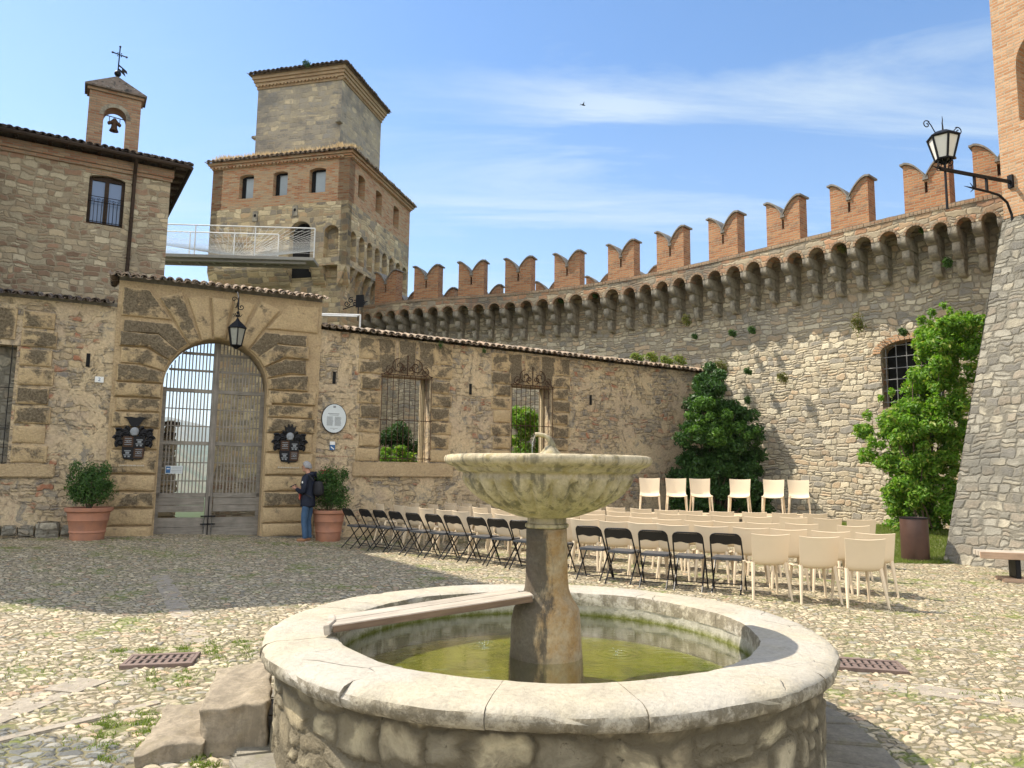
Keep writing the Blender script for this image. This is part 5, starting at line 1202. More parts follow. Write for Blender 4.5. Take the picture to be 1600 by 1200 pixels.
def watermat():
    t = NT('green_water'); P = t.uv(kind='Object'); tr = t.n('BsdfTransparent'); tr.inputs[0].default_value = (.80, .86, .48, 1); gl = t.n('BsdfGlossy'); gl.inputs['Roughness'].default_value = .03
    fr = t.n('Fresnel'); fr.inputs[0].default_value = 1.30; mx = t.n('MixShader'); bp = t.n('Bump'); bp.inputs['Distance'].default_value = .002; bp.inputs['Strength'].default_value = .6
    h = t.noise(t.uv(sc=(1, 2.2, 1), kind='Object'), 6, 4, .6, 1.2)
    # ripples round the two falling streams
    rp = None
    for (px_, py_) in ((-.40, .18), (.47, .0)):
        d = t.n('VectorMath'); d.operation = 'DISTANCE'; t.L(P, d.inputs[0]); d.inputs[1].default_value = (px_, py_, .45)
        w_ = t.M('MULTIPLY', t.M('SINE', t.M('MULTIPLY', d.outputs['Value'], 110)), t.M('MULTIPLY', t.M('SUBTRACT', 1, t.M('MULTIPLY', d.outputs['Value'], 4.5), True), .7)); rp = w_ if rp is None else t.M('ADD', rp, w_)
    t.L(t.M('ADD', h, rp), bp.inputs['Height']); t.L(bp.outputs[0], gl.inputs['Normal']); t.L(bp.outputs[0], fr.inputs['Normal'])
    t.L(t.M('MULTIPLY', fr.outputs[0], .8), mx.inputs[0]); t.L(tr.outputs[0], mx.inputs[1]); t.L(gl.outputs[0], mx.inputs[2]); t.L(mx.outputs[0], t.out.inputs[0]); t.t.nodes.remove(t.b); return t.mat
m_water = watermat()
m = MB(); n = 96; m.add([(1.30*math.cos(2*PI*k/n), 1.30*math.sin(2*PI*k/n), .45) for k in range(n)], [tuple(range(n))]); w_o = m.build('water', m_water, ft)
BX, BY = .005, -.06   # stem centre within the basin
m = MB()
def stmod(r, z, t): return r*(1+.012*math.sin(5*t+z*9)+.008*math.sin(11*t-z*21))
m.lathe([(.235, .10), (.232, .40), (.225, .50), (.222, .60), (.218, .67), (.208, .735), (.182, .775), (.158, .81), (.140, .86), (.135, .92), (.132, 1.0), (.131, 1.15), (.130, 1.235)], 48, (BX, BY, 0), stmod)
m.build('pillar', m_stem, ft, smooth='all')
m = MB(); m.lathe([(.128, 1.237), (.14, 1.245), (.14, 1.262), (.126, 1.27), (.125, 1.30), (.128, 1.33)], 48, (BX, BY, 0)); m.build('pillar_neck', m_bowl, ft, smooth=True)
def gad(r, z, t):
    if 1.325 < z < 1.565:
        k = min(1, (z-1.325)/.05)*min(1, (1.57-z)/.02); q = abs(math.cos(t*13)); k *= 1 if z < 1.50+.062*q**.5 else .15; return r*(1-.12*k*(1-q**.5))
    return r*(1+.004*math.sin(t*7+z*40)+.003*math.sin(t*17))
prof = [(.10, 1.30), (.15, 1.305), (.20, 1.315), (.26, 1.335), (.32, 1.358), (.38, 1.385), (.43, 1.413), (.48, 1.45), (.515, 1.485), (.54, 1.52), (.55, 1.545), (.552, 1.56), (.545, 1.572), (.55, 1.585), (.575, 1.592), (.592, 1.60), (.60, 1.615), (.615, 1.622), (.645, 1.635), (.664, 1.652), (.668, 1.672), (.660, 1.690), (.635, 1.698), (.605, 1.692), (.58, 1.672), (.5, 1.61), (.3, 1.54), (.02, 1.51)]
m = MB(); m.lathe(prof, 338, (BX, BY, 0), gad); m.build('bowl', m_bowl, ft, smooth='all')
m = MB(); m.add([(BX+.575*math.cos(2*PI*k/48), BY+.575*math.sin(2*PI*k/48), 1.667) for k in range(48)], [tuple(range(48))]); m.build('bowl_water', m_water, ft)
m = MB(); m.lathe([(.075, 1.5), (.075, 1.69), (.066, 1.715), (.045, 1.74), (.028, 1.76), (.01, 1.765)], 24, (BX+.02, BY, 0), lambda r, z, t: r*(1+.1*math.sin(3*t)))
m.tube([(BX+.02, BY, 1.73), (BX+.03, BY, 1.77), (BX+.015, BY, 1.805), (BX-.02, BY, 1.828), (BX-.06, BY, 1.836), (BX-.08, BY, 1.832)], [.032, .024, .017, .014, .013, .016], 12)
m.build('spout', m_bowl, ft, smooth='all')
def thinwater():
    t = NT('falling_water'); t.put((.9, .95, 1), t.b.inputs['Base Color']); t.b.inputs['Transmission Weight'].default_value = .9; t.b.inputs['Roughness'].default_value = .05; t.b.inputs['IOR'].default_value = 1.33; return t.mat
m_fw = thinwater()
m = MB(); m.tube([(BX-.08, BY, 1.832), (BX-.098, BY, 1.78), (BX-.10, BY, 1.668)], .004, 6); m.build('water_jet', m_fw, ft)
# splash rings where drips land
m = MB(); random.seed(6)
for (px_, py_) in ((-.40, .18), (.47, .0)):
    for k in range(9):
        a = random.uniform(0, 6.28); r_ = random.uniform(0, .05); m.ball((px_+r_*math.cos(a), py_+r_*math.sin(a)*1.2, .455+random.uniform(0, .02)), random.uniform(.0015, .003), 4)
m.build('splash', simple('splash_white', (.75, .8, .85), .2), ft)
# wooden plank from the rim to the pillar
pr = empty('wooden_plank', (0, 0, 0), 0, 'weathered wooden plank laid from the basin rim to the fountain pillar', 'plank')
A0 = Vector((-1.07, 4.40, .672)); B0 = Vector((.15, 4.60, .835)); dv = (B0-A0); Ln = dv.length; pr.location = A0; pr.rotation_euler = (0, -math.asin(dv.z/Ln), math.atan2(dv.y, dv.x))
m = MB(); m.box(.03, Ln, 0, .155, -.01, .014); m.box(.03, Ln-.06, .16, .315, -.01, .014)
m.build('boards', m_plank, pr, bevel=.004)
MB().box(.05, Ln-.01, -.012, -.001, -.026, .010).build('edge_batten', m_plank_e, pr, bevel=.003)
MB().xy([(.0, -.03), (.035, -.035), (.06, .12), (.04, .30), (.0, .31), (.015, .12)], -.03, .0255).build('end_batten', m_plank, pr, bevel=.004)
# steps beside the basin
m_step = bowlmat('step_stone', (.36, .30, .22), (.24, .20, .13), (.19, .16, .115), .6)
def block(name, pts, z0, z1s, label, cat, group, n=16, rough=.014):
    """an irregular stone block: quad footprint pts, corner heights z1s, roughened"""
    bm = bmesh.new(); vs = [bm.verts.new((p[0], p[1], z0)) for p in pts]+[bm.verts.new((p[0], p[1], z)) for p, z in zip(pts, z1s)]
    for f_ in ((3, 2, 1, 0), (4, 5, 6, 7), (0, 1, 5, 4), (1, 2, 6, 5), (2, 3, 7, 6), (3, 0, 4, 7)): bm.faces.new([vs[i] for i in f_])
    bmesh.ops.subdivide_edges(bm, edges=bm.edges[:], cuts=26, use_grid_fill=True)
    for _ in range(4): bmesh.ops.smooth_vert(bm, verts=bm.verts, factor=.5, use_axis_x=True, use_axis_y=True, use_axis_z=True)
    from mathutils import noise as mn
    for v in bm.verts:
        d = Vector((mn.noise(v.co*5), mn.noise(v.co*5+Vector((9, 0, 0))), mn.noise(v.co*5+Vector((0, 9, 0)))))*rough*2.2+Vector((mn.noise(v.co*13+Vector((5, 0, 0))), mn.noise(v.co*13), mn.noise(v.co*15)))*rough*.9; v.co += d
    c = sum((Vector(p) for p in [(q[0], q[1], 0) for q in pts]), Vector())/4
    for v in bm.verts: v.co -= c
    me = bpy.data.meshes.new(name); bm.to_mesh(me); bm.free(); me.materials.append(m_step); me.polygons.foreach_set('use_smooth', [True]*len(me.polygons)); uv_mesh(me)
    o = bpy.data.objects.new(name, me); S.collection.objects.link(o); o.location = c; return tag(o, label, cat, group)
def G2(px, py, z=0): p = gpt(px, py, z); return (p.x, p.y)
block('step_block', [G2(312, 1108, .25), G2(420, 1100, .27), G2(425, 1036, .27), G2(342, 1042, .25)], -.03, (.25, .27, .28, .25), 'tall stone step block pushed against the left side of the fountain basin', 'stone step', 'stone steps at the fountain')
block('step_block', [G2(212, 1172, .09), G2(318, 1158, .09), G2(322, 1092, .09), G2(258, 1098, .09)], -.03, (.08, .09, .09, .08), 'low flat stone step in front of the taller step block', 'stone step', 'stone steps at the fountain')
# flagstones round the basin foot
m = MB(); random.seed(21)
for k in range(34):
    a0 = 2*PI*k/34; a1 = a0+2*PI/34-.012; r1 = 2.0+random.uniform(-.05, .07) if not (2.9 < a0 < 3.7) else 1.83
    m.xy([((1.5)*math.cos(a0), 1.5*math.sin(a0)), ((1.5)*math.cos(a1), 1.5*math.sin(a1)), (r1*math.cos(a1), r1*math.sin(a1)), ((r1+.03)*math.cos(a0), (r1+.03)*math.sin(a0))], -.02, .035+random.uniform(0, .012))
tag(m.build('paved_apron', bowlmat('apron_stone', (.29, .265, .215), (.20, .19, .12), (.17, .155, .13), .4), None, (FC[0], FC[1], 0), bevel=.01), kind='structure')
# strips of larger slabs let into the cobbles
m = MB(); random.seed(22)
def strip(p, q, w, z=.022):
    p, q = Vector(p), Vector(q); d = (q-p); L = d.length; d.normalize(); nn_ = Vector((-d.y, d.x)); t = 0
    while t < L:
        l = random.uniform(.35, .8); e = min(L, t+l-.015); a = p+d*t; b = p+d*e; j = random.uniform(-.02, .02); k_ = random.uniform(-.02, .02)
        m.xy([tuple(a+nn_*(-w/2+j)), tuple(b+nn_*(-w/2+k_)), tuple(b+nn_*(w/2+k_)), tuple(a+nn_*(w/2+j))], -.03, z+random.uniform(-.004, .004)); t += l
s0, s1 = gpt(-60, 1172), gpt(250, 1098); strip((s0.x, s0.y), (s1.x, s1.y), .09, .012)
s0, s1 = gpt(-60, 1140), gpt(150, 1063); strip((s0.x, s0.y), (s1.x, s1.y), .30, .010)
s0, s1 = gpt(215, 960), gpt(290, 1000); 
s0, s1 = gpt(230, 862), gpt(310, 1005); strip((s0.x, s0.y), (s1.x, s1.y), .24, .006)
s0, s1 = gpt(1310, 1062), gpt(1640, 1105); strip((s0.x, s0.y), (s1.x, s1.y), .30, .010)
tag(m.build('slab_strips', bowlmat('strip_stone', (.40, .35, .28), (.33, .27, .21), (.28, .25, .21), .4), bevel=.008), kind='structure')
# drains
def drain(px, py, rz, label):
    p = gpt(px, py); r = empty('drain_cover', (p.x, p.y, .020), rz, label, 'drain cover', 'drain covers in the paving')
    m = MB(); W_, H_ = .27, .19
    m.box(-W_, W_, -H_, -.13, -.02, .012); m.box(-W_, W_, .13, H_, -.02, .012); m.box(-W_, -.24, -.13, .13, -.02, .012); m.box(.24, W_, -.13, .13, -.02, .012); m.box(-.24, .24, -.012, .012, -.02, .01)
    for k in range(9): x = -.24+k*.0555; m.box(x, x+.034, -.13, -.012, -.02, .008); m.box(x, x+.034, .012, .13, -.02, .008)
    m.build('grate', m_grate, r, bevel=.003); MB().box(-.25, .25, -.14, .14, -.05, -.001).build('pit', m_hole, r)
drain(252, 1035, .22, 'rusty slotted drain cover in the cobbles left of the fountain'); drain(1357, 1043, -.25, 'rusty slotted drain cover in the cobbles right of the fountain')
# ================================================================== POTTED SHRUBS
def pot(name, x, y, z, R, H, label, fol, mat):
    r = empty(name, (x, y, z), 0, label, 'potted shrub', 'potted shrubs by the gateway')
    m = MB(); m.lathe([(R*.70, 0), (R*.73, .02), (R*.76, H*.28), (R*.80, H*.30), (R*.80, H*.33), (R*.78, H*.35), (R*.86, H*.62), (R*.90, H*.64), (R*.89, H*.68), (R*.93, H*.86), (R*1.05, H*.90), (R*1.07, H*.99), (R*1.0, H), (R*.94, H*.98), (R*.9, H*.85), (.01, H*.85)], 40)
    m.build('pot', m_terra, r, smooth=True)
    fol = fol+[(random.uniform(-.36, .36), random.uniform(-.3, .3), random.uniform(.85, 1.5), random.uniform(.07, .14), .1, random.uniform(.08, .18)) for _ in range(22)]
    P, N_ = clump_points(fol, 8000, .6); leaf_mesh('foliage', P, N_, .045, mat, r)
    m = MB(); random.seed(3)
    for k in range(14): a = random.uniform(0, 6.28); m.tube([(0, 0, H*.8), (.12*math.cos(a), .12*math.sin(a), H+.25), (.25*math.cos(a), .25*math.sin(a), H+.5)], [.012, .008, .004], 5)
    m.build('stems', m_bark, r)
p = gpt(131, 848, .13)
pot('potted_shrub', p.x-.12, p.y+.3, .10, .40, .68, 'round leafy shrub in a ribbed terracotta pot left of the gateway', [(0, 0, 1.12, .33, .33, .30), (-.2, 0, 1.0, .25, .28, .25), (.22, 0, 1.0, .28, .28, .25), (0, 0, 1.35, .26, .26, .22), (-.05, 0, .88, .34, .34, .2)], m_leaf_b)
pot('potted_shrub', -4.02, 16.55, 0, .36, .68, 'tall rounded shrub in a terracotta pot behind the standing man', [(.02, 0, 1.1, .37, .33, .34), (.0, 0, 1.4, .30, .28, .3), (.2, 0, .9, .32, .3, .25), (-.15, 0, .95, .3, .3, .3)], m_leaf_b)
q = on_wall(.20, -.12, 1.42)
r = empty('red_flowerpot', (q.x, q.y, 1.40), AG, 'small red tub fixed to the wall just above the shrub behind the man', 'flowerpot')
m = MB(); m.lathe([(.10, 0), (.145, .13), (.155, .135), (.155, .155), (.135, .155), (.1, .02)], 20); m.build('tub', m_red, r, smooth=True); m = MB(); m.box(-.03, .03, .05, .17, .05, .09); m.build('hook', m_iron, r)
# ================================================================== BIN, BENCH, STAGE
p = ypt(1431, 880, 14.05); r = empty('litter_bin', (p.x, 14.05, 0.0), 0, 'brown cylindrical litter bin standing in front of the tall laurel', 'litter bin')
m = MB(); m.lathe([(.235, .02), (.24, .03), (.24, .80), (.235, .815), (.215, .815), (.215, .3), (.01, .3)], 40); m.build('drum', m_can, r, smooth=True)
m = MB(); m.lathe([(.225, -.01), (.225, .028)], 40); m.build('foot_ring', m_iron, r); m = MB(); m.lathe([(.242, .795), (.248, .80), (.248, .82), (.236, .825), (.225, .815), (.23, .79)], 40, close=False); m.build('rim', m_iron, r)
e0 = gpt(1533, 862, .45); r = empty('wooden_bench', (e0.x, e0.y, 0), math.radians(-17), 'heavy wooden bench at the foot of the sloping tower base', 'bench')
m = MB(); m.box(0, 2.2, 0, .14, .37, .45); m.box(0, 2.2, .148, .29, .37, .45); m.box(0, 2.2, .298, .42, .37, .45); m.build('seat', m_bench, r, bevel=.008)
m = MB(); m.box(-.02, 2.2, -.035, -.004, .35, .452); m.build('seat_edge', m_bench_e, r, bevel=.006)
for x in (.50, 1.8):
    m = MB(); m.box(x-.035, x+.035, .05, .37, .06, .37); m.build('leg', m_iron, r, bevel=.005)
    m = MB(); m.box(x-.22, x+.22, .02, .09, 0, .06); m.box(x-.22, x+.22, .33, .40, 0, .06); m.build('foot', m_bench_e, r, bevel=.006)
r = empty('stage', (0, 0, 0), 0, 'low pale stage platform carrying the six chairs at the back', 'stage')
MB().box(2.75, 7.25, 16.9, 18.3, .57, .63).build('deck', wood('stage_boards', (.50, .40, .28), (.58, .47, .33), axis=0), r, bevel=.004)
m = MB(); m.box(2.85, 7.15, 16.97, 17.02, .0, .565); m.box(2.85, 2.9, 17.02, 18.2, 0, .565); m.box(7.1, 7.15, 17.02, 18.2, 0, .565); m.build('skirt', simple('stage_skirt', (.10, .09, .08), .8), r)
# ================================================================== CHAIRS
def make_beige():
    r = empty('plastic_chair')
    # one-piece seat and back shell: grid over (u across, v along) ; chair faces +y
    nu, nv = 14, 22; V = []; 
    def pt(u, v):
        # v 0..1 : front of seat -> back of seat -> top of back
        if v < .42:
            t = v/.42; y = .22-.40*t; z = .455-.02*math.sin(PI*t)-.035*(1-t)**6; hw = .235-.010*t; dip = .010*(1-u*u)
            return (u*hw, y, z-dip+.012*abs(u)**3)
        elif v < .56:
            t = (v-.42)/.14; a = t*PI/2*.88; y = -.18-.075*math.sin(a); z = .435+.075*(1-math.cos(a)); hw = .225
            return (u*hw, y+.02*abs(u)**2.5, z+.035*abs(u)**4*(1-t))
        else:
            t = (v-.56)/.44; y = -.255-.075*t; z = .51+.325*t; hw = .225+.018*t
            top = -.014*(1-u*u) if t > .95 else 0
            return (u*hw, y+.035*u*u*(.4+.6*t), z+top*1.0)
    g = [[pt(-1+2*i/nu, j/nv) for i in range(nu+1)] for j in range(nv+1)]
    m = MB(); vs = []
    P = np.array(g); du = np.gradient(P, axis=1); dv = np.gradient(P, axis=0); nn_ = np.cross(du, dv); nn_ /= np.linalg.norm(nn_, axis=2)[:, :, None]
    Q = P-nn_*.012 if nn_[5, 7, 2] > 0 else P+nn_*.012
    W_ = nu+1; K = W_*(nv+1); vs = [tuple(x) for x in P.reshape(-1, 3)]+[tuple(x) for x in Q.reshape(-1, 3)]; fs = []
    for j in range(nv):
        for i in range(nu): a = j*W_+i; fs += [(a, a+1, a+W_+1, a+W_), (a+K, a+W_+K, a+W_+1+K, a+1+K)]
    for j in range(nv): a = j*W_; b = a+nu; fs += [(a, a+W_, a+W_+K, a+K), (b, b+K, b+W_+K, b+W_)]
    for i in range(nu): a = i; b = nv*W_+i; fs += [(a, a+K, a+1+K, a+1), (b, b+1, b+1+K, b+K)]
    m.add(vs, fs); m.build('seat_shell', m_beige, r, smooth=True)
    for sx in (-1, 1):
        for sy in (-1, 1):
            m = MB()
            if sy > 0: a_, b_ = Vector((sx*.205, .18, .44)), Vector((sx*.235, .215, 0))
            else: a_, b_ = Vector((sx*.205, -.215, .47)), Vector((sx*.245, -.32, 0))
            m.tube([a_, a_*.5+b_*.5, b_], [.026, .021, .014], 8); m.build('leg', m_beige, r, smooth=True)
    return r
def make_black():
    r = empty('folding_chair'); R_ = .011
    # main frame: front feet up through to the rounded top of the back; faces +y
    yb, yf = -.27, .20
    def side(x, sg): return []
    pts = []; H = .79
    def P_(x, t): return (x, yf+(yb-yf)*t, H*t)
    pts += [P_(-.215, 0), P_(-.21, .5), P_(-.20, .88)]
    for k in range(1, 6): a = PI/2*k/5; pts.append((-.20+.07*(1-math.cos(a)), yf+(yb-yf)*(.90+.10*math.sin(a)), H*(.90+.10*math.sin(a))))
    pts2 = [(-p[0], p[1], p[2]) for p in pts[::-1]]
    m = MB(); m.tube(pts+pts2, R_, 8); m.build('back_frame', m_blackm, r, smooth=True)
    m = MB()
    m.tube([(-.185, -.26, 0), (-.185, .17, .44), (.185, .17, .44), (.185, -.26, 0)][0:2], R_, 8); m.build('leg', m_blackm, r, smooth=True)
    m = MB(); m.tube([(.185, -.26, 0), (.185, .17, .44)], R_, 8); m.build('leg', m_blackm, r, smooth=True)
    for q_ in ([(-.185, -.185, .08), (.185, -.185, .08)], [(-.213, .155, .08), (.213, .155, .08)], [(-.19, .16, .425), (.19, .16, .425)]): MB().tube(q_, .008, 6).build('cross_bar', m_blackm, r)
    # back panel with wavy lower edge, slightly dished
    m = MB(); n = 14; vs = []
    for i in range(n+1):
        u = -1+2*i/n; x = u*.195
        zt_ = H-.012-.045*max(0, abs(u)-.72)**1.2*6*.28; zb_ = .655-.028*math.cos(u*PI*1.0)*1-.012*abs(u)
        zb_ = .650-.009*math.cos(u*2*PI)
        for z in (zb_, (zb_+zt_)/2, zt_):
            y = yf+(yb-yf)*z/H-.018*(1-u*u)
            vs += [(x, y-.006, z), (x, y+.006, z)]
    fs = []
    for i in range(n):
        a = i*6; b = a+6
        fs += [(a, b, b+2, a+2), (a+2, b+2, b+4, a+4), (a+1, a+3, b+3, b+1), (a+3, a+5, b+5, b+3), (a, a+1, b+1, b), (a+4, b+4, b+5, a+5)]
    fs += [(0, 2, 3, 1), (2, 4, 5, 3), (n*6, n*6+1, n*6+3, n*6+2), (n*6+2, n*6+3, n*6+5, n*6+4)]
    m.add(vs, fs); m.build('back_panel', m_blackp, r, smooth=True)
    m = MB(); rs = .05; pl = []
    for cx_, cy_, a0 in ((.14, .17, 0), (-.14, .17, PI/2), (-.15, -.11, PI), (.15, -.11, 3*PI/2)):
        for k in range(5): a = a0+PI/2*k/4; pl.append((cx_+rs*math.cos(a), cy_+rs*math.sin(a)))
    m.xy(pl, .43, .465); m.build('seat', m_seat, r, bevel=.009, smooth=True)
    return r
NRM = Vector((.619, .785)); TGT = Vector((4.6, 20.))
def facing(x, y, w=.5):
    a = (TGT-Vector((x, y))).normalized(); d = (NRM*(1-w)+a*w).normalized(); return math.atan2(-d.x, d.y)
random.seed(11)
def ordn(n): return ['first', 'second', 'third', 'fourth', 'fifth', 'sixth', 'seventh', 'eighth', 'ninth', 'tenth', 'eleventh', 'twelfth', 'thirteenth', 'fourteenth', 'fifteenth', 'sixteenth', 'seventeenth', 'eighteenth', 'nineteenth', 'twentieth'][n-1]
BLK = [(-3.28, 15.0), (-2.91, 14.85), (-2.58, 14.6), (-2.2, 14.2), (-1.81, 13.8), (-1.41, 13.5), (-1.04, 13.25), (-.60, 12.85), (-.23, 12.5), (.15, 12.15), (.64, 11.75), (1.16, 11.1), (1.55, 10.75), (1.98, 10.45), (2.41, 10.2), (2.90, 10.05)]
bc = make_black(); first = True
for i, (x, y) in enumerate(BLK):
    o = bc if first else copy_tree(bc); first = False
    fx = facing(x, y, .62); o.location = (x+math.sin(fx)*-.25, y+math.cos(fx)*.25, .0); o.rotation_euler = (0, 0, fx+random.uniform(-.05, .05))
    lab = '%s black folding chair from the left in the black back row' % ordn(i+1) if i < 8 else '%s black folding chair from the right in the black back row' % ordn(16-i)
    tag(o, lab, 'chair', 'black folding chairs in the back row')
RW = {
 'nearest beige row': [(3.28, 9.60), (3.86, 9.36), (4.34, 9.12)],
 'second beige row': [(-2.85, 16.45), (-2.41, 15.96), (-2.05, 15.37), (-1.66, 14.8), (-1.29, 14.35), (-.9, 13.95), (-.49, 13.5), (-.08, 13.1), (.36, 12.75), (.80, 12.4), (1.23, 12.1), (1.63, 11.75), (2.02, 11.4), (2.46, 11.15), (2.95, 10.95), (3.44, 10.72), (3.92, 10.50), (4.42, 10.25), (4.86, 9.95)],
 'third beige row': [(-2.2, 17.0), (-1.75, 16.6), (-1.34, 16.25), (-1.0, 15.9), (-.6, 15.45), (-.2, 15.05), (.2, 14.7), (.62, 14.3), (1.04, 13.95), (1.48, 13.6), (1.87, 13.2), (2.23, 12.8), (2.63, 12.45), (3.06, 12.15), (3.50, 11.95), (4.02, 11.75), (4.62, 11.70), (5.22, 11.45)],
 'fourth beige row': [(-1.4, 17.5), (-1.0, 17.2), (-.55, 16.8), (-.1, 16.45), (.38, 16.05), (.80, 15.7), (1.22, 15.3), (1.66, 14.95), (2.1, 14.6), (2.55, 14.25), (3.0, 13.9), (3.46, 13.75), (3.93, 13.6), (4.44, 13.42), (5.04, 13.35), (5.62, 13.2), (6.16, 13.0)],
 'farthest beige row below the stage': [(.8, 17.2), (1.3, 16.9), (1.8, 16.55), (2.31, 16.2), (2.78, 15.85), (3.2, 15.5), (3.74, 15.25), (4.33, 15.1), (4.91, 15.0), (5.47, 14.9), (6.03, 14.75)]}
b0 = make_beige(); first = True
for rn, lst in RW.items():
    for i, (x, y) in enumerate(lst):
        o = b0 if first else copy_tree(b0); first = False
        w_ = .95 if rn.startswith('nearest') else .7
        fx = facing(x, y, w_)
        o.location = (x+math.sin(fx)*-.3, y+math.cos(fx)*.3, float(gheight(x, y))*.0); o.rotation_euler = (0, 0, fx+random.uniform(-.13, .13)); o.location.x += random.uniform(-.03, .03); o.location.y += random.uniform(-.04, .04)
        n = len(lst)
        lab = ('%s beige plastic chair from the left in the %s' % (ordn(i+1), rn)) if i < n/2 else ('%s beige plastic chair from the right in the %s' % (ordn(n-i), rn))
        tag(o, lab, 'chair', 'beige plastic chairs in rows facing the stage')
for i, px in enumerate((1016, 1058, 1097, 1156, 1209, 1250)):
    p = ypt(px, 780, 17.5); o = copy_tree(b0); o.location = (p.x, 17.55, .632); o.rotation_euler = (0, 0, PI+(-.35 if i > 2 else -.15)+random.uniform(-.1, .1)+(-.1 if i == 0 else 0)); 
    tag(o, '%s beige plastic chair from the left on the stage, facing the audience' % ordn(i+1), 'chair', 'beige plastic chairs on the stage')
# ================================================================== PERSON
def skin_obj(name, chains, mat, parent, sub=2, root=0):
    """chains: list of joint lists [(x,y,z,rx,ry)], joined where coordinates coincide"""
    vs = []; rad = []; es = []; idx = {}
    for ch in chains:
        prev = None
        for q in ch:
            k = (round(q[0], 4), round(q[1], 4), round(q[2], 4))
            if k not in idx: idx[k] = len(vs); vs.append(q[:3]); rad.append((q[3], q[4] if len(q) > 4 else q[3]))
            if prev is not None and prev != idx[k]: es.append((prev, idx[k]))
            prev = idx[k]
    me = bpy.data.meshes.new(name); me.from_pydata(vs, es, []); o = bpy.data.objects.new(name, me); S.collection.objects.link(o)
    md = o.modifiers.new('skin', 'SKIN'); md.use_smooth_shade = True
    sv = me.skin_vertices[0].data
    for i, r_ in enumerate(rad): sv[i].radius = r_; sv[i].use_root = (i == root)
    s2 = o.modifiers.new('sub', 'SUBSURF'); s2.levels = sub; s2.render_levels = sub
    dg = bpy.context.evaluated_depsgraph_get(); me2 = bpy.data.meshes.new_from_object(o.evaluated_get(dg)); bpy.data.objects.remove(o)
    me2.materials.clear(); me2.materials.append(mat); me2.polygons.foreach_set('use_smooth', [True]*len(me2.polygons))
    o = bpy.data.objects.new(name, me2); S.collection.objects.link(o); o.parent = parent; return o
PX, PY = -4.40, 16.15
m_skin = simple('skin', (.50, .27, .19), .5, var=.08); m_navy = simple('navy_jacket', (.012, .017, .035), .7, var=.3); m_jean = simple('blue_jeans', (.055, .11, .20), .85, col2=(.035, .075, .145), sc=5)
m_hair = simple('grey_hair', (.34, .34, .35), .7, col2=(.22, .22, .23), sc=40, bump=.01); m_shoe = simple('tan_shoes', (.33, .17, .09), .6); m_sole = simple('pale_sole', (.5, .45, .38), .7)
ps = empty('person', (PX, PY, .01), PI-.25, 'grey-haired person in navy jacket and jeans looking down at a phone beside the gateway', 'person')
# local: faces +x, left side is +y
def arm(sy): return [(-.02, 0, 1.36, .085), (-.015, sy*.10, 1.38, .05), (-.01, sy*.185, 1.355, .045), (-.045, sy*.225, 1.24, .046), (-.02, sy*.225, 1.09, .040), (.10, sy*.165, 1.09, .034), (.22, sy*.085, 1.13, .026), (.265, sy*.06, 1.145, .024)]
torso = [(-.01, 0, .86, .085), (-.015, 0, 1.05, .085), (-.01, 0, 1.22, .09), (-.02, 0, 1.36, .085), (-.012, 0, 1.44, .062), (.012, 0, 1.495, .056), (.040, 0, 1.545, .070), (.062, 0, 1.60, .090), (.058, 0, 1.655, .086), (.045, 0, 1.695, .055)]
def leg_(sy): return [(-.01, 0, .86, .085), (-.01, sy*.085, .78, .06), (.0, sy*.09, .62, .068), (.015, sy*.09, .47, .052), (-.01, sy*.09, .28, .048), (-.03, sy*.09, .09, .036), (.0, sy*.095, .045, .033), (.09, sy*.10, .035, .030), (.15, sy*.105, .03, .024)]
bd = skin_obj('body', [torso, arm(1), arm(-1), leg_(1), leg_(-1)], m_skin, ps)
m = MB(); m.tube([(.145, 0, 1.62), (.172, 0, 1.583), (.155, 0, 1.572)], [.007, .013, .009], 8); m.ball((.118, 0, 1.525), .026, 8); m.ball((.14, 0, 1.548), .015, 6, (.6, 1.5, .45))
for sy in (-1, 1): m.ball((.045, sy*.086, 1.60), .026, 8, (.7, .35, 1.15)); m.ball((.140, sy*.03, 1.632), .014, 6, (.6, 1.5, .5))
m.build('face', m_skin, bd, smooth='all')
m = MB()
for sy in (-1, 1): m.ball((.146, sy*.03, 1.612), .008, 6)
m.build('eyes', m_hole, bd)
def hand(sy):
    m = MB(); m.ball((.30, sy*.048, 1.155), .040, 8, (1.05, .5, .75))
    for k in range(4):
        zz_ = 1.18-.019*k; L = (.052, .060, .056, .044)[k]
        m.tube([(.325, sy*.045, zz_), (.325+L*.6, sy*.030, zz_+.004), (.325+L*.8, sy*.008, zz_+.008), (.325+L*.55, -sy*.004, zz_+.006)], [.0095, .009, .008, .007], 7)
    m.tube([(.29, sy*.045, 1.185), (.315, sy*.03, 1.208), (.335, sy*.012, 1.212)], [.011, .010, .008], 7)
    m.build('hand', m_skin, bd, smooth='all')
hand(1); hand(-1)
jt = [(-.012, 0, .735, .165), (-.012, 0, .78, .172), (-.012, 0, .92, .165), (-.015, 0, 1.06, .142), (-.01, 0, 1.22, .146), (-.02, 0, 1.36, .130), (-.02, 0, 1.44, .085), (-.005, 0, 1.475, .078)]
def jarm(sy): return [(-.02, 0, 1.36, .130), (-.015, sy*.10, 1.395, .092), (-.01, sy*.185, 1.37, .080), (-.045, sy*.232, 1.24, .072), (-.02, sy*.228, 1.09, .064), (.10, sy*.17, 1.08, .056), (.205, sy*.095, 1.12, .046), (.228, sy*.082, 1.128, .044)]
jk = skin_obj('jacket', [jt, jarm(1), jarm(-1)], m_navy, ps)
hd_ = skin_obj('hood', [[(-.075, -.085, 1.45, .038), (-.11, -.03, 1.455, .05), (-.12, 0, 1.455, .055), (-.11, .03, 1.455, .05), (-.075, .085, 1.45, .038)]], m_navy, jk, root=2)
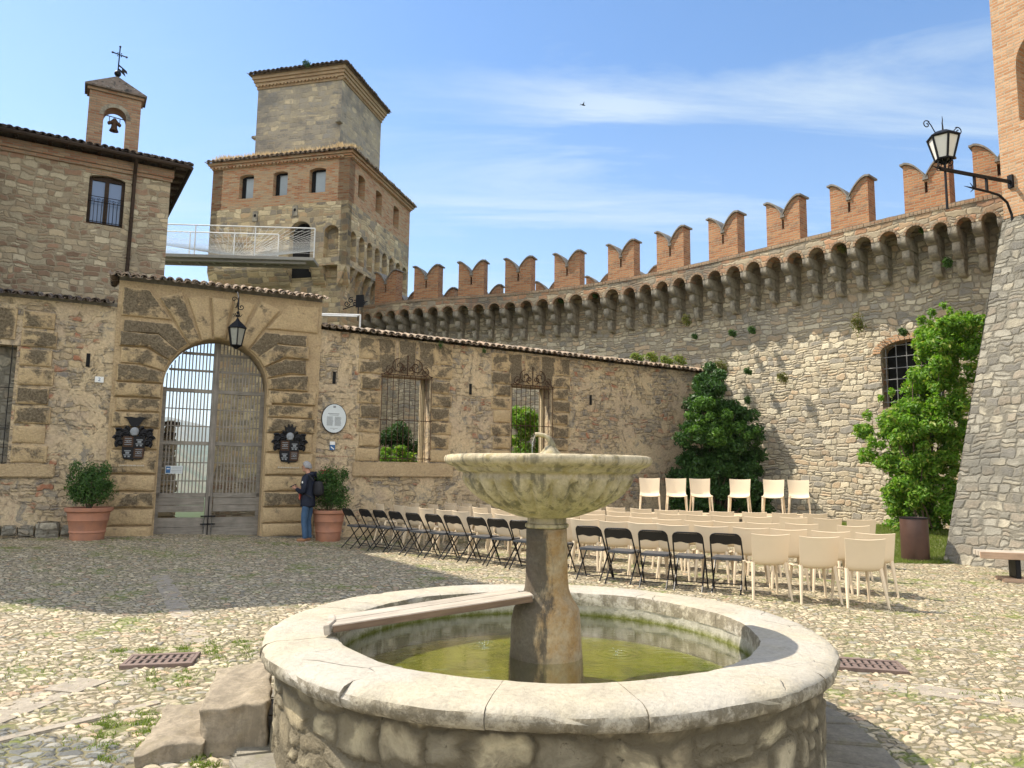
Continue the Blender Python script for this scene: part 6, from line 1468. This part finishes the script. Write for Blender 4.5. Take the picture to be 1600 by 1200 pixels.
m = MB(); m.xz([(.125, .93), (.150, .90), (.158, 1.05), (.145, 1.12), (.13, 1.05)], -.10, .10); m.build('coral_lining', simple('coral_lining', (.55, .10, .06), .6), jk)
m = MB(); m.ball((-.03, .302, 1.28), .018, 6, (1, .3, 1.5)); m.build('sleeve_badge', m_white, jk)
def jleg(sy): return [(-.01, 0, .90, .085), (-.01, sy*.075, .79, .082), (.0, sy*.088, .62, .082), (.015, sy*.09, .47, .068), (-.01, sy*.09, .28, .062), (-.028, sy*.09, .10, .058), (-.028, sy*.09, .08, .057)]
skin_obj('jeans', [jleg(1), jleg(-1)], m_jean, ps)
for sy in (-1, 1):
    s_o = skin_obj('shoe', [[(-.06, sy*.095, .055, .040), (.0, sy*.095, .055, .046), (.09, sy*.10, .045, .043), (.16, sy*.105, .037, .034)]], m_shoe, ps)
    m = MB(); m.xy([(-.10, sy*.095-.035), (.10, sy*.10-.046), (.19, sy*.105-.03), (.205, sy*.105), (.19, sy*.105+.03), (.10, sy*.10+.046), (-.10, sy*.095+.035)], -.005, .016); m.build('sole', m_sole, s_o)
m = MB(); m.ball((0, 0, 0), 1, 14)
kf = [f_ for f_ in m.f if (lambda c: c[2] > -.15+max(0, c[0])*1.05 and not (c[0] > .45 and c[2] < .62))([sum(m.v[i][k] for i in f_)/len(f_) for k in range(3)])]
m.f = kf; m.mi = [0]*len(kf); m.v = [(.046+v[0]*.104+v[2]*.012, v[1]*.093, 1.615+v[2]*.118-max(0, -v[0])*.02) for v in m.v]
hr = m.build('hair', m_hair, bd, smooth='all'); md = hr.modifiers.new('thick', 'SOLIDIFY'); md.thickness = .012; md.offset = 0
# backpack and phone are things of their own
cs, sn = math.cos(PI-.25), math.sin(PI-.25)
def ploc(x, y, z): return (PX+x*cs-y*sn, PY+x*sn+y*cs, z)
bp = empty('backpack', ploc(-.24, 0, 1.12), PI-.25, 'small black backpack worn by the person at the gateway', 'backpack')
skin_obj('bag', [[(.0, 0, -.14, .085, .13), (-.01, 0, 0, .10, .14), (.0, 0, .14, .085, .12), (.01, 0, .2, .06, .08)]], simple('black_nylon', (.016, .016, .02), .6), bp)
m = MB()
for sy in (-1, 1): m.tube([(.05, sy*.12, .2), (.14, sy*.125, .31), (.24, sy*.13, .345), (.31, sy*.135, .27), (.33, sy*.15, .12), (.22, sy*.165, -.08), (.05, sy*.14, -.16)], .014, 6)
m.build('straps', m_blackp, bp)
ph = empty('phone', ploc(.37, 0, 1.205), PI-.25, 'dark phone held in front of the person at the gateway', 'phone')
m = MB(); Mp = Matrix.Rotation(.45, 4, 'Y'); m.box(-.075, .075, -.037, .037, -.005, .005, Mp); m.build('case', m_blackp, ph, bevel=.003); m = MB(); m.box(-.07, .07, -.033, .033, .0052, .0062, Mp); m.build('screen', m_pane, ph)
# ================================================================== PLANTS
def stems_for(name, r, base, tips, mat=m_bark, r0=.03):
    m = MB()
    for t_ in tips:
        t_ = Vector(t_); b_ = Vector(base)+Vector((random.uniform(-.15, .15), random.uniform(-.1, .1), 0)); mid = (b_+t_)/2+Vector((random.uniform(-.12, .12), random.uniform(-.12, .12), .1)); m.tube([b_, mid, t_], [r0, r0*.6, r0*.25], 6)
    return m.build(name, mat, r)
# tall laurel in front of the curtain wall
random.seed(31); rng = np.random.default_rng(5)
def plant_from_px(name, outline, Y, depth, nblob, rb, nleaf, lsz, mat, label, cat='shrub', group=None, shoots=None, tips=18, z0=0., shell=.6):
    """outline in picture measurements gives the plant's own height and breadth at its real distance Y; depth is its thickness"""
    pts = [ypt(px, py, Y) for px, py in outline]; poly = [(p.x, p.z) for p in pts]
    bx = sum(p[0] for p in poly)/len(poly); zlo = min(p[1] for p in poly)
    def inside(x, z):
        c = False; n = len(poly); j = n-1
        for i in range(n):
            if ((poly[i][1] > z) != (poly[j][1] > z)) and (x < (poly[j][0]-poly[i][0])*(z-poly[i][1])/(poly[j][1]-poly[i][1]+1e-9)+poly[i][0]): c = not c
            j = i
        return c
    xs = [p[0] for p in poly]; zs_ = [p[1] for p in poly]
    def fn():
        x, z = random.uniform(min(xs), max(xs)), random.uniform(min(zs_), max(zs_))
        if not inside(x, z): return None
        return (x-bx, random.uniform(-depth/2, depth/2), z)
    bl = blobs_fill(nblob, fn, *rb)
    if shoots:
        for px, py, rr_ in shoots: p = ypt(px, py, Y); bl.append((p.x-bx, random.uniform(-.2, .2), p.z, rr_, rr_, rr_*1.3))
    r = empty(name, (bx, Y, z0), 0, label, cat, group)
    bl = [(b[0], b[1], b[2]-z0, b[3], b[4], b[5]) for b in bl]
    P, N_ = clump_points(bl, nleaf, shell); P = P[P[:, 2] > .0]; leaf_mesh('foliage', P, N_[:len(P)], lsz, mat, r)
    if tips: stems_for('stems', r, (0, 0, 0), [(b[0], b[1], b[2]) for b in random.sample(bl, min(tips, len(bl)))])
    return r
plant_from_px('laurel_shrub', [(1448, 512), (1475, 498), (1512, 508), (1522, 560), (1500, 650), (1482, 740), (1470, 830), (1415, 835), (1400, 770), (1368, 700), (1364, 655), (1385, 640), (1425, 628), (1440, 580)], 16.2, 1.3, 230, (.12, .25), 60000, .09, m_leaf,
    'tall bright green laurel shrub growing behind the brown litter bin', shoots=[(1470, 478, .07), (1492, 484, .08), (1512, 492, .07), (1455, 505, .08), (1345, 668, .07), (1378, 622, .07), (1352, 715, .09), (1385, 765, .1), (1393, 800, .09), (1440, 500, .10), (1498, 495, .12), (1460, 488, .09), (1526, 520, .1), (1356, 690, .12), (1352, 650, .10), (1420, 590, .10), (1432, 545, .1), (1400, 612, .08)], z0=.15)
plant_from_px('ivy_bush', [(1090, 590), (1120, 585), (1135, 620), (1160, 640), (1180, 680), (1190, 730), (1205, 815), (1055, 815), (1050, 740), (1060, 690), (1085, 650)], 20.2, 1.3, 220, (.13, .28), 50000, .105, m_leaf_d,
    'big dark ivy bush filling the corner behind the stage chairs', z0=.2)
plant_from_px('laurel_shrub', [(1085, 628), (1130, 622), (1170, 650), (1188, 690), (1150, 700), (1100, 690), (1072, 668)], 19.6, .7, 40, (.10, .2), 8000, .09, m_leaf_m,
    'light green leafy laurel top rising out of the dark ivy bush', z0=.2, tips=0)
plant_from_px('climbing_ivy', [(1090, 578), (1118, 570), (1128, 600), (1120, 640), (1090, 625)], 21.6, .4, 22, (.10, .2), 4500, .09, m_leaf_d, 'dark climbing ivy at the end of the tiled wall', z0=.3)
plant_from_px('garden_bush', [(596, 665), (640, 668), (650, 700), (648, 735), (590, 740)], 21.3, .8, 20, (.16, .3), 5000, .10, m_leaf_d, 'dark bush seen through the left grilled window', group=None)
plant_from_px('garden_bush', [(598, 697), (640, 700), (655, 722), (650, 745), (590, 745)], 20.0, .7, 18, (.14, .24), 5000, .09, m_leaf, 'bright green bush low behind the left grilled window')
plant_from_px('garden_bush', [(792, 645), (820, 634), (850, 645), (855, 720), (850, 760), (790, 760)], 22.2, .9, 26, (.18, .3), 7000, .11, m_leaf, 'bright green bush behind the right grilled window')
# tufts growing on the walls
def tuft(px, py, off, n, rad, sz, label, mat=m_leaf_y, on='curtain', stretch=1.0):
    if on == 'curtain': s_ = s_at_px(px); x, y, an_ = cw(s_, off); p = ypt(px, py, float(y)); loc = (float(x), float(y), p.z)
    else: loc = on
    P, N_ = clump_points([(0, 0, 0, rad, rad*.6, rad*stretch), (rad*.4, 0, -rad*.4, rad*.7, rad*.4, rad*.6), (-rad*.4, 0, rad*.3, rad*.6, rad*.4, rad*.5)], n, .8)
    o = leaf_mesh('wall_plant', P, N_, sz, mat, None, loc=loc); return tag(o, label, 'plant', 'small plants growing out of the walls')
T = [(1325, 505, .40, .20, 'yellow green tuft on the curtain wall up left of the arched window', 1.6), (1205, 590, .40, .17, 'brownish tuft on the curtain wall right of the light laurel top', 1), (1112, 572, .40, .22, 'yellowish tuft on the curtain wall just above the end of the tiles', 1.2),
 (1152, 580, .42, .12, 'small green tuft on the curtain wall between two brown ones', 1), (1130, 520, .42, .12, 'small tuft high on the curtain wall above the tiles end', 1), (1395, 518, .42, .12, 'small green tuft directly above the arched window', 1), (1160, 515, .42, .12, 'little tuft on the curtain wall under the shadow edge', 1),
 (1150, 625, .42, .10, 'tiny green tuft beside the light laurel', 1.3), (1063, 500, .3, .16, 'green weed under the corbels at the middle of the curtain wall', 1.3), (1310, 388, .25, .14, 'green weed hanging in a corbel arch below the merlons', .8), (1475, 410, .25, .12, 'weed growing on a corbel near the lamp', 1.2),
 (1098, 437, .2, .1, 'weed in a corbel arch left of middle', .8), (1440, 360, .25, .12, 'weed hanging in the arch left of the lamp', .7), (1072, 525, .42, .1, 'pale tuft left end of the lit curtain wall', 1), (872, 470, .22, .10, 'weed in a small dark arch above the right window', .7), (800, 472, .22, .10, 'weed in a small dark arch between the windows', .7), (730, 480, .22, .10, 'weed in a dark arch above the left window', .7), (925, 462, .22, .1, 'weed in a dark arch right of the right window', .7)]
for (px, py, off, rad, lb, st) in T: tuft(px, py, off, int(260+rad*1600), rad, .055, lb, m_leaf_y if rad > .13 else m_leaf_b, stretch=st)
for i, px in enumerate((955, 975, 995, 1015)):
    w_ = None; x_ = [9.2, 9.75, 10.3, 10.8][i]; p = on_wall(x_, .15, 4.95+.05*(i % 2)); 
    tuft(0, 0, 0, 420, .20, .07, '%s leafy weed from the left on the tiled wall top near its right end' % ordn(i+1), leafmat('weed_leaf', [(.12, .2, .03), (.2, .28, .05), (.28, .26, .06)], .35, .6) if i == 0 else bpy.data.materials['weed_leaf'], on=(p.x, p.y, p.z), stretch=.8)
for (x_, z_) in ((2.9, 4.72), (4.1, 4.68)):
    p = on_wall(x_, -.18, z_); tuft(0, 0, 0, 160, .07, .035, 'little weed hanging from the tiles %s' % ('between plaque and windows' if x_ < 3.5 else 'above the slit between the windows'), m_leaf_b, on=(p.x, p.y, p.z), stretch=1.6)
p = ypt(480, 101, 27.7); tuft(0, 0, 0, 300, .18, .06, 'green tuft growing under the eaves of the tower roof', m_leaf_d, on=(p.x, p.y-.1, p.z), stretch=.9)
# grass: tufts among the cobbles and the patch behind the bin (nobody could count it)
def grass(name, pts, hmin, hmax, lean=.5):
    n = len(pts); P = np.asarray(pts); h = hmin+(hmax-hmin)*rng.random(n); a = rng.random(n)*6.28; w_ = (.0022+.002*rng.random(n)); wv = np.stack([np.cos(a)*w_, np.sin(a)*w_, np.zeros(n)], 1)
    l = rng.normal(0, 1, (n, 2))*lean*h[:, None]; tip = P+np.c_[l, h]; mid = P+np.c_[l*.35, h*.6]
    V = np.stack([P-wv, P+wv, mid+wv*.7, mid-wv*.7, tip, tip+wv*.05], 1).reshape(-1, 3); i = np.arange(n)[:, None]*6
    F = np.concatenate([i+np.array([[0, 1, 2, 3]]), i+np.array([[3, 2, 5, 4]])], 0); return npmesh(name, V, F, m_grass)
pts = []
def scatter(px, py, rx, ry, n):
    n = int(n*1.3); c = gpt(px, py); a = rng.random(n)*6.28; r_ = np.sqrt(rng.random(n)); x = c.x+r_*np.cos(a)*rx; y = c.y+r_*np.sin(a)*ry; k = (np.sin(x*23+y*11)+np.sin(y*31-x*7)+rng.normal(0, .6, n)) > .55
    x, y = x[k], y[k]; pts.append(np.stack([x, y, gheight(x, y)], 1))
for a_ in [(250, 1018, .5, .12, 1600), (370, 1010, .5, .3, 2600), (300, 1025, .6, .25, 1600), (180, 1140, .25, .35, 1500), (200, 1130, .2, .15, 900), (330, 1190, .14, .1, 900), (215, 1165, .16, .3, 1200), (270, 1060, .35, .25, 900), (1325, 1032, .22, .1, 500), (1345, 1175, .16, .14, 700), (1560, 1090, .3, .1, 400),
           (470, 853, 1.2, .25, 1800), (340, 868, 2.0, .5, 1800), (60, 1040, .9, .4, 700), (130, 1060, .9, .5, 700), (1450, 960, 2.0, .8, 1200), (130, 855, 1.2, .4, 1200)]: scatter(*a_)
tag(grass('grass', np.concatenate(pts), .008, .034, .8), 'short grass growing between the cobbles of the courtyard', 'grass', kind='stuff')
n = 90000; px_ = rng.random(n); x = 6.2+px_*3.2; y = 13.7+rng.random(n)*4.6; d = dist_curtain(x, y); dn = np.sin(x*5)*.25+np.sin(x*13)*.1
k = (d > .85) & (d < 4.5+dn-(x-7.4)*.4) & (x > 6.2+(19-y)*.12) & ~((y > 16.8) & (x < 7.3)); x, y = x[k], y[k]
tag(grass('lawn', np.stack([x, y, gheight(x, y)-.01], 1), .03, .10, .5), 'bright green grass patch between the chairs and the litter bin', 'grass', kind='stuff')
# bird
p = ypt(911, 164, 40); r = empty('bird', tuple(p), .5, 'small dark bird flying high over the curtain wall', 'bird')
m = MB(); m.ball((0, 0, 0), .05, 6, (2.2, .8, .8)); m.ball((.12, 0, .01), .03, 6); m.add([(.06, 0, .01), (-.04, 0, .01), (-.06, .2, .06), (.0, .13, .08), (-.10, .26, .03), (.06, 0, .0), (-.04, 0, .0)], [(0, 1, 2, 3), (3, 2, 4)]); m.add([(.06, 0, .01), (-.04, 0, .01), (-.06, -.2, .10), (.0, -.13, .10), (-.10, -.26, .09)], [(0, 1, 2, 3), (3, 2, 4)]); m.add([(-.1, .0, 0), (-.2, .04, 0), (-.2, -.04, 0)], [(0, 1, 2)]); m.build('body', m_hole, r)

# ================================================================== HAZE
bpy.context.view_layer.update()
m = MB(); m.box(-10900, 10900, -10900, 10900, -140, 600); t = NT('haze_air'); t.t.nodes.remove(t.b)
v = t.n('VolumePrincipled'); v.inputs['Density'].default_value = 1.1e-4; v.inputs['Color'].default_value = (.78, .88, 1, 1); v.inputs['Anisotropy'].default_value = .2; t.L(v.outputs[0], t.out.inputs['Volume'])
tag(m.build('haze', t.mat), kind='stuff')
